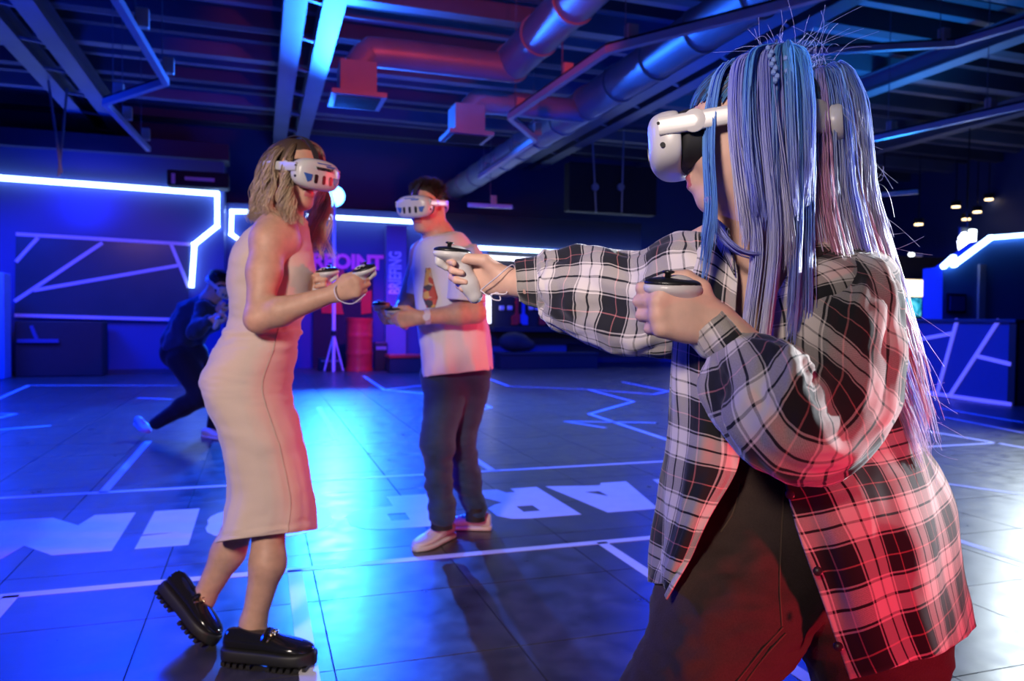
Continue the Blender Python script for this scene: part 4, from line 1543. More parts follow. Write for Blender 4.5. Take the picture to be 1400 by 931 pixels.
# shoe lofted along the foot; x forward from the heel, y left
def sneaker(parent, heel, fwd, L_=0.28, mats=None, up=(0, 0, 1), sole=0.024, laces=True, tread=False, chain=None, low=1.0):
    h = Loc(heel, frame(fwd, up))
    k = L_ / 0.28
    prof = [(0.000, .022, .070), (0.012, .032, .085), (.05, .036, .088), (.09, .038, .082), (.13, .041, .074), (.17, .046, .062), (.21, .048, .052), (.245, .042, .044), (.268, .028, .038), (.280, .010, .030)]
    rows, srow = [], []
    th = np.linspace(0, 2 * np.pi, 28, endpoint=False) + np.pi / 2
    for x, w, zt in prof:
        zt = zt * (low if x < .12 else 1)
        co, si = np.cos(th), np.sin(th)
        zc, hz = (zt + .018) / 2, (zt - .018) / 2
        y = np.sign(co) * np.abs(co) ** .75 * w
        z = zc + np.sign(si) * np.abs(si) ** .8 * hz
        y = y * np.where(z > zc, 1 - .45 * ((z - zc) / hz) ** 1.5 * (1 if x < .2 else .5), 1)
        z = z + (sole - .024)
        rows.append(np.array([h(k * x, k * yy, k * zz) for yy, zz in zip(y, z)]))
        co2 = np.sign(co) * np.abs(co) ** .5 * (w + .005); si2 = sole / 2 + np.sign(si) * np.abs(si) ** .4 * sole / 2
        xs = x + (-.004 if x < .01 else (.006 if x > .27 else 0))
        srow.append(np.array([h(k * xs, k * yy, k * zz) for yy, zz in zip(co2, si2)]))
    up_ = link('shoe', grid_mesh('shoe', catmull(np.array(rows), 3), True, True, True), mats[0], parent, True)

    def sub(o):
        o.parent = up_
        return o

    sub(link('sole', grid_mesh('sole', catmull(np.array(srow), 3), True, True, True), mats[1], None, True))
    if laces:
        mb = MB()
        for i in range(5):
            x = .105 + .02 * i
            zt = np.interp(x, [p[0] for p in prof], [p[2] for p in prof]) + sole - .024
            mb.tube([h(k * x, -k * .020, k * (zt - .004)), h(k * x, 0, k * (zt + .003)), h(k * x, k * .020, k * (zt - .004))], .0032 * k, 6)
        sub(mb.build('laces', mats[2] if len(mats) > 2 else mats[1], None, True))
    if tread:
        mb = MB()
        for i in range(13):
            x = .006 + .0215 * i
            w = np.interp(x, [p[0] for p in prof], [p[1] for p in prof]) + .008
            if 5 <= i <= 6: continue
            mb.box(h(k * x, 0, -.004), (.012 * k, 2 * w * k, .012), h.R)
        sub(mb.build('tread', mats[1], None))
    if chain:
        mb = MB()
        for i in range(5):
            a = -1 + .5 * i
            c = h(k * (.150 + .004 * (i % 2)), k * .028 * a, k * (.070 - .016 * a * a + sole - .024 + .004))
            ax1, ax2 = (h.R[1], h.R[0]) if i % 2 else (h.R[1], h.R[0] * .5 + h.R[2] * .6)
            mb.tube([c + .0095 * math.cos(q) * ax1 + .008 * math.sin(q) * ax2 for q in np.linspace(0, 2 * np.pi, 14)], .0028, 6)
        sub(mb.build('chain', chain, None, True))
        mb = MB()
        pts = [h(k * .135, k * y, k * (.074 - 16 * y * y + sole - .024 + .001)) for y in np.linspace(-.036, .036, 9)]
        mb.tube(pts, .009 * k, 8)
        sub(mb.build('saddle_strap', mats[0], None, True))
    return up_


# ================================================================== player with blue hair, close to the camera
def plaid_mat():
    mt, nt, b = node_mat('plaid_flannel')
    N, L = nt.nodes, nt.links
    uv = N.new('ShaderNodeUVMap')
    sep = N.new('ShaderNodeSeparateXYZ')
    L.new(uv.outputs[0], sep.inputs[0])
    Wt, Bk, Pk = (0.74, 0.67, 0.63), (0.022, 0.022, 0.026), (0.55, 0.20, 0.20)
    stops = [(0.0, Wt), (.185, Bk), (.222, Wt), (.41, Bk), (.435, Wt), (.46, Bk), (.715, Pk), (.735, Bk), (.945, Wt), (.965, Bk)]
    cols = []
    for ax in (0, 1):
        m_ = N.new('ShaderNodeMath'); m_.operation = 'MULTIPLY'; m_.inputs[1].default_value = 1 / 0.088
        L.new(sep.outputs[ax], m_.inputs[0])
        f_ = N.new('ShaderNodeMath'); f_.operation = 'FRACT'
        L.new(m_.outputs[0], f_.inputs[0])
        r = ramp(nt, stops)
        L.new(f_.outputs[0], r.inputs['Fac'])
        cols.append(r)
    # twill: fine diagonal mix of warp and weft
    ad = N.new('ShaderNodeMath'); ad.operation = 'ADD'
    L.new(sep.outputs[0], ad.inputs[0]); L.new(sep.outputs[1], ad.inputs[1])
    ms = N.new('ShaderNodeMath'); ms.operation = 'MULTIPLY'; ms.inputs[1].default_value = 2600
    L.new(ad.outputs[0], ms.inputs[0])
    sn = N.new('ShaderNodeMath'); sn.operation = 'SINE'; L.new(ms.outputs[0], sn.inputs[0])
    nz = N.new('ShaderNodeTexNoise'); nz.inputs['Scale'].default_value = 900; L.new(uv.outputs[0], nz.inputs['Vector'])
    ma = N.new('ShaderNodeMath'); ma.operation = 'MULTIPLY_ADD'; ma.inputs[1].default_value = 0.06; ma.inputs[2].default_value = 0.5
    L.new(sn.outputs[0], ma.inputs[0])
    mb_ = N.new('ShaderNodeMath'); mb_.operation = 'MULTIPLY_ADD'; mb_.inputs[1].default_value = 0.5
    L.new(nz.outputs['Fac'], mb_.inputs[0]); 
    sb_ = N.new('ShaderNodeMath'); sb_.operation = 'SUBTRACT'; sb_.inputs[1].default_value = 0.25
    L.new(ma.outputs[0], sb_.inputs[0]); L.new(sb_.outputs[0], mb_.inputs[2])
    mx = N.new('ShaderNodeMix'); mx.data_type = 'RGBA'
    L.new(mb_.outputs[0], mx.inputs[0]); L.new(cols[0].outputs['Color'], mx.inputs[6]); L.new(cols[1].outputs['Color'], mx.inputs[7])
    L.new(mx.outputs[2], b.inputs['Base Color'])
    b.inputs['Roughness'].default_value = 0.9
    b.inputs['Specular IOR Level'].default_value = 0.15
    b.inputs['Sheen Weight'].default_value = 0.35
    b.inputs['Sheen Roughness'].default_value = 0.4
    bp = N.new('ShaderNodeBump'); bp.inputs['Strength'].default_value = 0.2; bp.inputs['Distance'].default_value = 0.001
    L.new(nz.outputs['Fac'], bp.inputs['Height']); L.new(bp.outputs[0], b.inputs['Normal'])
    return mt


M['plaid'] = plaid_mat()
CAMV = lambda p: unit(EYE - np.array(p))       # towards the camera
DX, DZ = RT, UP                               # image right and up in space

base1 = G(1100, 1390); base1[2] = 0
pb1 = empty('person', tuple(base1))
tag(pb1, 'player with long blue ponytails in an open plaid flannel shirt, pointing a controller forward', 'person', 'players')

fwd1 = -math.cos(math.radians(22)) * RT + math.sin(math.radians(22)) * unit(FW * [1, 1, 0]) + np.array([0, 0, -0.07])
h1 = Loc(P(1022, 184, 1.17), frame(fwd1, np.array([0, 0, 1]) + 0.02 * RT), 0.93)
RS, RE, RWr = P(968, 356, 1.20), P(838, 398, 1.335), P(695, 386, 1.47)
LS, LE, LWr = P(1158, 408, 1.11), P(1132, 592, 0.92), P(984, 446, 0.995)
NB = P(1046, 350, 1.16)
sh = unit(LS - RS)
upT = unit(NB - P(1115, 690, 1.15))
fr = unit(np.cross(sh, upT))
if fr @ (EYE - NB) < 0: fr = -fr
S = SDF()
add_head(S, h1, NB, (0.053, 0.056))
S.cone(NB, RS, .045, .042, .03); S.cone(NB, LS, .045, .036, .03)
S.ell(P(1062, 470, 1.185), (.115, .13, .09), np.array([sh, upT, fr]), .05)
S.ell(P(1042, 395, 1.13), (.075, .075, .06), np.array([sh, upT, fr]), .05)
S.cone(P(1070, 480, 1.17), P(1105, 640, 1.15), .105, .10, .06)
S.chain([RS, RE, RWr], [.048, .040, .027], .03)
S.chain([LS, LE, LWr], [.036, .036, .027], .03)
fR = P(636, 371, 1.505) - RWr
nR = CAMV(RWr) - 0.25 * UP
LR = add_hand(S, RWr + 0.004 * unit(fR), fR, nR, True, GRIP,
         [(.018, .016, .008), (.046, .038, .020), (.084, .036, .036), (.120, .026, .040)], .93)
fL = P(900, 422, 0.985) - LWr
nL = -CAMV(LWr) - 0.15 * UP
LL = add_hand(S, LWr + 0.005 * unit(fL), fL, nL, False, ((55, 75, 50), (70, 85, 55), (74, 86, 55), (78, 84, 55)),
         [(.016, .018, .004), (.030, .046, .012), (.052, .058, .022), (.076, .054, .030)], .93)
bd = link('body', S.mesh('body', 0.0034), [M['skin_f'], M['lip']], pb1, True)
lips_faces(bd, h1)

# --- jeans
denim = fabric_mat('brown_denim', (0.075, 0.048, 0.040), 0.3, 500, 0.8, 0.3, 0.1, 0.25)
S = SDF()
S.cone(P(1080, 690, 1.13), P(1160, 690, 1.13), .10, .095, .05)
S.cone(P(1075, 660, 1.12), P(1155, 655, 1.13), .10, .09, .05)
S.cone(P(1060, 755, 1.10), P(1000, 830, 1.07), .098, .094, .03)
S.cone(P(1000, 830, 1.07), P(895, 1035, 1.03), .094, .078, .03)
S.cone(P(895, 1035, 1.03), P(880, 1200, 1.10), .078, .066, .03)
S.cone(P(880, 1200, 1.10), P(885, 1380, 1.13), .066, .062, .03)
S.cone(P(1168, 740, 1.13), P(1192, 860, 1.12), .095, .098, .03)
S.cone(P(1192, 860, 1.12), P(1228, 1080, 1.10), .098, .085, .03)
S.cone(P(1228, 1080, 1.10), P(1275, 1240, 1.16), .085, .07, .03)
S.cone(P(1275, 1240, 1.16), P(1285, 1350, 1.18), .07, .064, .03)
jn = link('jeans', S.mesh('jeans', 0.006), denim, pb1, True)
me = jn.data
V = np.empty(len(me.vertices) * 3); me.vertices.foreach_get('co', V); V = V.reshape(-1, 3)
Nn = np.empty(len(me.vertices) * 3); me.vertex_normals.foreach_get('vector', Nn); Nn = Nn.reshape(-1, 3)
V = V + Nn * (0.006 * fbm(V * [9, 9, 16], 3) + 0.003 * fbm(V * [30, 30, 60] + 5, 2))[:, None]
me.vertices.foreach_set('co', V.astype(np.float32).ravel()); me.update()
M['stitch'] = mat('orange_stitch', (0.13, 0.08, 0.05), 0.7)


from mathutils.bvhtree import BVHTree
bv = BVHTree.FromPolygons([tuple(v) for v in V], [tuple(p.vertices) for p in jn.data.polygons])


def on_jeans(px, off=0.0):
    out = []
    for q in catmull(np.array(px, float), 6):
        h_ = bv.ray_cast(Vector(EYE), Vector(unit(ray(*q))))
        if h_[0] is not None: out.append(np.array(h_[0]) + np.array(h_[1]) * .0006 + RT * off)
    return out


for ln_ in ([(1070, 858), (1046, 884), (1026, 908), (1008, 931), (994, 952)], [(1074, 866), (1052, 890), (1034, 912), (1018, 935), (1004, 956)], [(1072, 668), (1068, 740), (1066, 800), (1069, 856)], [(1012, 662), (1003, 700), (986, 728)]):
    pp = on_jeans(ln_)
    if len(pp) > 3:
        MB().tube(pp, .0013, 6).build('stitched_seam', M['stitch'], None, True).parent = jn


shoe_m = [mat('dark_boot', (0.03, 0.03, 0.035), 0.4), mat('dark_sole', (0.02, 0.02, 0.02), 0.6)]
for c, dr_ in ((P(880, 1400, 1.13), -RT + 0.1 * FW), (P(1285, 1370, 1.18), -RT * .6 + 0.7 * -FW)):
    c = c.copy(); c[2] = 0
    dr_ = np.array([dr_[0], dr_[1], 0])
    sneaker(pb1, c - unit(dr_) * 0.06, dr_, 0.26, shoe_m)

# --- shirt body: columns from the right front edge round the back to the left front edge
rows = [
    [(1000, 338, 1.085), (985, 322, 1.12), (985, 314, 1.18), (1010, 307, 1.24), (1060, 306, 1.26), (1108, 306, 1.22), (1128, 314, 1.15), (1112, 330, 1.09), (1088, 352, 1.062)],
    [(1008, 372, 1.062), (975, 345, 1.10), (948, 335, 1.18), (990, 325, 1.30), (1075, 325, 1.33), (1180, 335, 1.25), (1214, 360, 1.10), (1142, 365, 1.025), (1072, 384, 1.035)],
    [(1006, 420, 1.045), (966, 400, 1.07), (932, 392, 1.17), (988, 385, 1.31), (1085, 385, 1.35), (1202, 392, 1.27), (1226, 410, 1.09), (1140, 418, 1.0), (1056, 425, 1.02)],
    [(1003, 490, 1.03), (958, 485, 1.055), (925, 478, 1.15), (982, 470, 1.30), (1088, 470, 1.35), (1200, 475, 1.27), (1224, 490, 1.10), (1145, 495, 1.00), (1056, 500, 1.00)],
    [(1010, 590, 1.015), (960, 585, 1.04), (921, 580, 1.13), (970, 575, 1.28), (1085, 575, 1.34), (1222, 580, 1.27), (1246, 592, 1.09), (1152, 600, .985), (1062, 605, .985)],
    [(1008, 640, 1.01), (950, 645, 1.03), (912, 645, 1.12), (960, 640, 1.27), (1085, 640, 1.34), (1262, 640, 1.27), (1262, 650, 1.07), (1168, 655, .97), (1074, 660, .975)],
    [(972, 705, 1.005), (935, 708, 1.025), (904, 706, 1.11), (945, 700, 1.26), (1085, 700, 1.35), (1287, 700, 1.27), (1276, 715, 1.05), (1186, 722, .955), (1090, 725, .96)],
    [(945, 765, 1.005), (915, 770, 1.02), (898, 765, 1.10), (935, 760, 1.25), (1085, 765, 1.36), (1298, 780, 1.27), (1286, 800, 1.04), (1208, 815, .945), (1125, 822, .95)],
    [(912, 820, 1.00), (908, 800, 1.025), (893, 797, 1.09), (928, 800, 1.24), (1085, 830, 1.37), (1312, 846, 1.26), (1302, 880, 1.03), (1236, 906, .935), (1163, 930, .94)],
]
Cg = np.array([[P(*q) for q in r] for r in rows])
Gs = catmull(catmull(Cg, 14).transpose(1, 0, 2), 20).transpose(1, 0, 2)
nv, nu, _ = Gs.shape
vv = np.linspace(0, 1, nv)[:, None] * np.ones((1, nu))
Gs = folds(Gs, 0.011 * np.clip(vv * 2.2, 0.25, 1), 9, 1.7, 3.3, False, 1.2)
Gs = folds(Gs, 0.002, 16, 7, 8.1, False)
fs_ = link('flannel_shirt', grid_mesh('flannel_shirt', Gs, False, thick=0.003, flip=True, uvoff=(0.02, 0.03), uvs=.95), M['plaid'], pb1, True)

# sleeves
def sleeve(rg, per, name, amp, su, sv, seed, uvoff, parent, tail=None, ringwr=0.0):
    R_ = catmull(np.array([ring(*q[:4], n=72, ex=q[4] if len(q) > 4 else 2.0) for q in rg]), per)
    n = len(R_)
    t = np.linspace(0, 1, n)[:, None] * np.ones((1, R_.shape[1]))
    a = amp * np.clip(np.minimum(t * 6, (1 - t) * 6), 0.15, 1)
    R_ = folds(R_, a, su, sv, seed, True, 1.15)
    R_ = folds(R_, a * .22, su * 2.2, sv * 2.4, seed + 3, True)
    o = link(name, grid_mesh(name, R_, True, thick=0.003, flip=True, uvoff=uvoff, uvs=.80), M['plaid'], None, True)
    o.parent = parent
    return o


par_inv = Matrix.Translation(-pb1.location)
sl1 = sleeve([((736, 352), (737, 421), 1.435, .047), ((742, 347), (742, 430), 1.43, .055), ((757, 343), (752, 444), 1.415, .065), ((792, 337), (789, 465), 1.385, .080), ((835, 338), (831, 482), 1.335, .088),
              ((878, 343), (878, 488), 1.28, .090), ((912, 327), (925, 492), 1.225, .092), ((948, 316), (980, 482), 1.185, .094), ((985, 325), (1020, 440), 1.17, .07)], 12, 'sleeve', .012, 4.2, 5, 2.2, (0.01, 0.0), fs_)
sl2 = sleeve([((967, 488), (1013, 456), .975, .040), ((963, 508), (1030, 462), .962, .052), ((966, 545), (1062, 476), .94, .070), ((985, 598), (1086, 488), .92, .082), ((1030, 645), (1098, 496), .905, .088),
              ((1092, 665), (1104, 502), .905, .092), ((1160, 640), (1100, 498), .925, .092), ((1212, 572), (1082, 482), .965, .090), ((1226, 500), (1080, 452), 1.01, .088), ((1224, 430), (1098, 410), 1.055, .088), ((1220, 390), (1105, 386), 1.08, .085), ((1206, 362), (1122, 356), 1.10, .072), ((1186, 346), (1140, 342), 1.12, .05)], 12, 'sleeve', .013, 4.2, 5, 5.7, (0.03, 0.02), fs_)
for o in (sl1, sl2): pass


def cuff(rg, uvoff, parent):
    R_ = catmull(np.array([ring(*q, n=60) for q in rg]), 5)
    R_ = folds(R_, .0015, 6, 3, 1.0, True)
    o = link('cuff', grid_mesh('cuff', R_, True, thick=0.004, flip=True, uvoff=uvoff), M['plaid'], None, True)
    o.parent = parent
    return o


cuff([((705, 357), (711, 410), 1.462, .040), ((716, 355.5), (722, 414), 1.452, .043), ((730, 354), (735, 419), 1.44, .046), ((741, 353), (742, 421), 1.432, .048)], (0.055, 0.04), sl1)
cuff([((949, 458), (985, 427), .99, .036), ((956, 471), (998, 438), .983, .039), ((966, 487), (1010, 452), .975, .041), ((972, 496), (1018, 462), .97, .042)], (0.03, 0.01), sl2)
# loose cuff tab under the arm
tabp = np.array([[P(*q) for q in r] for r in [[(722, 410, 1.44), (731, 414, 1.435), (740, 418, 1.43)], [(727, 416, 1.44), (735, 420, 1.435), (743, 424, 1.43)]]])
link('cuff_tab', grid_mesh('cuff_tab', tabp, False, thick=0.003), M['plaid'], None, False).parent = sl1
# collar
neck = catmull(Cg[0], 10)
outw = catmull(Cg[1] * .5 + Cg[0] * .5, 10)
nrm = unit(upT)
colg = np.array([neck + nrm * 0.004, neck + nrm * 0.026 + (outw - neck) * .05, neck + nrm * 0.030 + (outw - neck) * .45, outw + (outw - neck) * .25 + nrm * .008])
colg[3, :12] += (P(1000, 385, 1.04) - P(1000, 360, 1.06)) * np.linspace(1, 0, 12)[:, None]
colg[3, -12:] += (P(1080, 400, 1.01) - P(1080, 385, 1.03)) * np.linspace(0, 1, 12)[:, None]
colg = catmull(colg, 6)
link('collar', grid_mesh('collar', colg, False, thick=0.003, uvoff=(0.01, .05), uvrot=0.5), M['plaid'], None, True).parent = fs_
# buttons down the left front
bm_ = mat('shirt_button', (0.05, 0.03, 0.03), 0.3)
for (px, py, dd) in ((1118, 781, .938), (1080, 676, .962), (1146, 884, .925)):
    c = P(px, py, dd)
    MB().lathe(c, [(.0055, 0), (.0058, .0012), (.0048, .002)], CAMV(c), 16).build('button', bm_, None, True).parent = fs_
for o in fs_.children:
    pass
# dark top under the shirt
S = SDF()
S.ell(P(1066, 520, 1.165), (.150, .13, .100), np.array([sh, upT, fr]), .05)
S.cone(P(1075, 545, 1.165), P(1105, 640, 1.15), .112, .108, .06)
link('tank_top', S.mesh('tank_top', .007), M['black_matt'], pb1, True)

# --- hair
def lockset(paths, nlock, per, K, col_fn, width, seed, r0=0.0011, frizz=0.002, taper=0.35, smin=0.0, smax=1.0, lens=(.8, 1.0, 0), sway_=.012):
    """paths: list of (y-row) [(xL,yL,dL),(xR,yR,dR)]: strands lie between the two edge curves"""
    rg = np.random.default_rng(seed)
    A = catmull(np.array([P(*a) for a, b in paths]), 8)
    B = catmull(np.array([P(*b) for a, b in paths]), 8)
    n0 = len(A)
    pts, rad, col = [], [], []
    for l in range(nlock):
        s0 = smin + (smax - smin) * (l + rg.uniform(.2, .8)) / nlock
        ln = rg.uniform(lens[0], lens[1]) if rg.random() > lens[2] else rg.uniform(.52, .70)
        dep = rg.normal(0, .010)
        sway = rg.normal(0, sway_)
        c0 = col_fn(s0, rg)
        w_ = width * rg.uniform(.6, 1.3)
        ph = rg.uniform(0, 6)
        for k in range(per):
            ds = rg.normal(0, 1) * w_
            dz = rg.normal(0, .006)
            ll = ln * rg.uniform(.86, 1.0)
            t = np.linspace(0, 1, K)
            fidx = t * ll * (n0 - 1)
            i0 = np.clip(fidx.astype(int), 0, n0 - 2); fr_ = (fidx - i0)[:, None]
            a = A[i0] * (1 - fr_) + A[i0 + 1] * fr_
            b = B[i0] * (1 - fr_) + B[i0 + 1] * fr_
            s = s0 + ds * (1 - taper * t) + 0.03 * np.sin(ph + 4 * t) * t
            p = a + (b - a) * np.clip(s, -.08, 1.08)[:, None]
            p = p + FW * (dep + dz) + RT * (sway * t ** 1.5)[:, None]
            p = p + (rg.normal(0, frizz, 3) * (t ** 1.3)[:, None]) * 2 + np.cumsum(rg.normal(0, frizz * .25, (K, 3)), 0)
            pts.append(p)
            rr = r0 * rg.uniform(.7, 1.25) * np.clip(1.25 - t ** 3 * 1.0, .25, 1)
            rad.append(rr)
            jit = rg.uniform(.85, 1.15)
            col.append(np.clip(np.array(c0(t)) * jit, 0, 1))
    return np.array(pts), np.array(rad), np.array(col)


BLU, LIL, PNK, PAL = np.array((.15, .45, .98)), np.array((.38, .43, .98)), np.array((.85, .38, .55)), np.array((.76, .74, .98))


def col_front(s, rg):
    q = rg.random()
    a = BLU if q < .6 else (LIL if q < .92 or s < .65 else PNK)
    b = LIL if q < .6 else (PAL if q < .85 or s < .5 else PNK * .9 + .1)
    return lambda t: a + (b - a) * np.clip((t - .35) * 1.7, 0, 1)[:, None]


def col_back(s, rg):
    q = rg.random()
    a = BLU * .6 + LIL * .4 if q < .6 else LIL
    b = PAL if q < .5 else (LIL if q < .7 else PNK * .75 + PAL * .25)
    return lambda t: a + (b - a) * np.clip((t - .12) * 2.2, 0, 1)[:, None]


g1 = lockset([((1046, 70, 1.105), (1078, 66, 1.12)), ((1012, 76, 1.07), (1098, 76, 1.10)), ((1003, 110, 1.055), (1106, 112, 1.08)), ((1003, 170, 1.045), (1110, 175, 1.06)), ((1012, 240, 1.04), (1110, 240, 1.05)),
              ((1022, 300, 1.03), (1108, 300, 1.04)), ((1024, 350, 1.015), (1106, 350, 1.02)), ((1012, 420, .99), (1106, 420, .985)), ((1002, 480, .985), (1100, 500, .975)), ((998, 505, .98), (1098, 560, .97))],
             15, 115, 22, col_front, .036, 21, r0=.0013, frizz=.0012, taper=.7, lens=(.82, 1.0, .72), sway_=.006)
g2 = lockset([((1108, 100, 1.20), (1138, 92, 1.21)), ((1108, 105, 1.16), (1155, 103, 1.20)), ((1108, 150, 1.12), (1172, 140, 1.18)), ((1106, 210, 1.10), (1182, 200, 1.17)), ((1104, 270, 1.08), (1190, 260, 1.17)),
              ((1108, 330, 1.055), (1206, 320, 1.17)), ((1125, 400, 1.05), (1226, 390, 1.17)), ((1155, 470, 1.045), (1246, 460, 1.16)), ((1180, 540, 1.045), (1262, 530, 1.14)), ((1200, 600, 1.04), (1276, 590, 1.12)), ((1215, 650, 1.03), (1290, 655, 1.10))],
             26, 85, 24, col_back, .030, 33, r0=.0012, frizz=0.0028, taper=.45, lens=(.86, 1.0, .12))
g3 = lockset([((985, 90, 1.125), (1000, 86, 1.125)), ((973, 110, 1.128), (984, 108, 1.128)), ((964, 160, 1.128), (975, 160, 1.122)), ((963, 220, 1.10), (973, 220, 1.10)), ((966, 280, 1.045), (976, 282, 1.045)), ((958, 330, 1.03), (975, 340, 1.03)), ((950, 400, 1.02), (964, 405, 1.02))],
             3, 50, 20, lambda s, rg: (lambda t: BLU * .8 + LIL * .2 + 0 * t[:, None]), .2, 5, sway_=0, frizz=.0006)
g4 = lockset([((964, 270, 1.05), (970, 270, 1.05)), ((972, 305, 1.04), (978, 300, 1.04)), ((998, 338, 1.03), (1000, 332, 1.03)), ((1030, 352, 1.02), (1030, 345, 1.02)), ((1058, 345, 1.015), (1058, 338, 1.015))],
             1, 40, 16, lambda s, rg: (lambda t: LIL + 0 * t[:, None]), .25, 6, sway_=0, frizz=.0008)
# strands brushed up from the hairline over the skull to the two ponytail roots
cap_p, cap_r, cap_c = [], [], []
rg = np.random.default_rng(3)
roots = [h1.inv(P(1058, 72, 1.11)), h1.inv(P(1122, 98, 1.20))]
skull = lambda d: d / np.linalg.norm(np.array(d) / np.array((.101, .080, .086)), axis=-1, keepdims=True)
cc0 = np.array((-.012, 0, .035))
for q in range(900):
    ang = rg.uniform(-math.pi, math.pi)
    el = rg.uniform(-.75, .35) if abs(ang) > 2.1 else (rg.uniform(.0, .5) if abs(ang) > .9 else rg.uniform(.15, .5))
    d0 = np.array((math.cos(ang) * math.cos(el), math.sin(ang) * math.cos(el), math.sin(el)))
    rt_ = roots[0] if d0[1] > -.1 else roots[1]
    d1 = unit(np.array(rt_) - cc0)
    t = np.linspace(0, 1, 12)[:, None]
    dd = d0 * (1 - t) + d1 * t
    lift = 1.01 + .03 * rg.random() + .05 * t ** 3
    p = cc0 + skull(dd) * lift
    p[-1] = rt_ + rg.normal(0, .006, 3)
    cap_p.append(np.array([h1(*x) for x in p]))
    cap_r.append(np.full(12, .0014))
    c = np.array((.10, .12, .22)) if rg.random() < .4 else BLU * rg.uniform(.4, .9)
    cap_c.append(np.tile(c, (12, 1)))
cap = (np.array(cap_p), np.array(cap_r), np.array(cap_c))
# flyaway hairs
fp, frd, fc = [], [], []
for q in range(190):
    if q < 80:
        p0 = P(rg.uniform(1035, 1140), rg.uniform(64, 100), rg.uniform(1.10, 1.2))
        v0 = rg.normal(0, .4) * RT + abs(rg.normal(.7, .4)) * UP + rg.normal(0, .3) * FW
    else:
        s = rg.random()
        p0 = P(1165 + 105 * s + rg.uniform(-20, 12), 140 + 480 * s, rg.uniform(1.08, 1.15))
        v0 = abs(rg.normal(.25, .2)) * RT + rg.normal(-.8, .3) * UP + rg.normal(0, .3) * FW
    L_ = rg.uniform(.02, .06)
    t = np.linspace(0, 1, 10)[:, None]
    bend = rg.normal(0, .7) * RT + rg.normal(-.3, .5) * UP
    cu_ = unit(np.cross(v0, FW)) * rg.choice([-1, 1]) * rg.uniform(.05, .3)
    fp.append(p0 + v0 * L_ * t + bend * L_ * t ** 2 + cu_ * L_ * np.sin(np.pi * t * rg.uniform(.6, 1.3)))
    frd.append(np.full(10, .00022)); fc.append(np.tile(PAL, (10, 1)))
fly = (np.array(fp), np.array(frd), np.array(fc))
for nm, g_ in (('ponytail', g1), ('ponytail', g2), ('face_framing_lock', g3), ('face_framing_lock', g4), ('brushed_up_hair', cap), ('flyaway_hair', fly)):
    o = strands(nm, *g_, M['hair'], pb1)
    o['kind'] = 'stuff'
S = SDF(); S.ell(h1(-.014, 0, .036), np.array((.099, .078, .083)) * h1.k, h1.R, .01)
S.ell(h1(.066, 0, -.012), np.array((.075, .12, .10)) * h1.k, h1.R, .01, True)
S.ell(h1(.03, 0, -.075), np.array((.10, .12, .085)) * h1.k, h1.R, .01, True)
link('scalp_hair', S.mesh('scalp_hair', .005), mat('dark_roots', (.04, .05, .11), .6), pb1, True)
# little braids
for (x0, x1_, y0_, y1_) in ((1052, 1062, 66, 110), (1076, 1082, 80, 150)):
    mb = MB()
    for k in range(9):
        t = k / 8
        c = P(x0 + (x1_ - x0) * t, y0_ + (y1_ - y0_) * t, 1.035 + .02 * (1 - t))
        mb.lathe(c + (RT * .002 * (1 if k % 2 else -1)), [(.001, -.0045), (.0035, -.002), (.0035, .002), (.001, .0045)], UP, 8)
    mb.build('braid', mat('braid_lilac', (.22, .34, .8), .5), pb1, True)
# ear ring
c = h1(-.012, .083, -.040)
MB().tube([c + .006 * (math.cos(a) * h1.R[0] + math.sin(a) * h1.R[2]) for a in np.linspace(0, 2 * np.pi, 16)], .0011, 6).build('earring', M['black'], pb1, True)

headset(h1, 'white headset worn by the blue-haired player, dial showing at the back', patches=False, top=False)
cR, hR = hold(LR, -RT + .03 * UP - .1 * FW, UP + .1 * RT - .08 * FW, 'white controller pointed forward in the outstretched hand of the blue-haired player')
cord([P(657, 397, 1.47), P(680, 378, 1.43), P(700, 362, 1.44), P(706, 372, 1.455)], cR, .0013)
cord([P(657, 397, 1.47), P(668, 404, 1.45), P(680, 400, 1.45), P(684, 410, 1.45), P(674, 409, 1.45), P(672, 402, 1.45), P(690, 402, 1.44), P(694, 397, 1.45)], cR, .0013)
cL, hL = controller(P(925, 381, .995), -RT + .1 * FW, UP - .13 * FW + .04 * RT, 'white controller held against the chest of the blue-haired player')


# ================================================================== woman in the pale dress
bw = G(350, 900); bw[2] = 0
pw = empty('person', tuple(bw))
tag(pw, 'woman in a sleeveless beige midi dress and black chunky loafers holding two controllers', 'person', 'players')
a_ = math.radians(36)
fwd2 = math.cos(a_) * RT - math.sin(a_) * unit(FW * [1, 1, 0]) + np.array([0, 0, -0.14])
h2 = Loc(P(402, 237, 2.47), frame(fwd2, np.array([0, 0, 1.0])), 0.93)
S = SDF()
NB2 = P(386, 303, 2.50)
add_head(S, h2, NB2, (0.050, 0.054))
rS, rE, rW = P(367, 330, 2.375), P(353, 436, 2.31), P(455, 402, 2.29)
lS, lE, lW = P(398, 325, 2.64), P(398, 425, 2.66), P(428, 400, 2.52)
S.cone(NB2, rS, .045, .045, .05); S.cone(NB2, lS, .045, .045, .05)
S.ell(P(377, 327, 2.425), (.078, .075, .085), np.array([RT, FW, UP]), .03)
S.cone(P(372, 345, 2.5), P(362, 440, 2.5), .085, .085, .05)
S.cone(P(362, 440, 2.5), P(345, 520, 2.5), .08, .10, .05)
S.chain([rS, rS * .6 + rE * .4, rE], [.054, .050, .038], .03)
S.chain([rE, rE * .7 + rW * .3, rW], [.040, .041, .025], .025)
S.chain([lS, lE], [.050, .038], .03); S.chain([lE, lW], [.038, .025], .025)
f2 = P(494, 388, 2.27) - rW
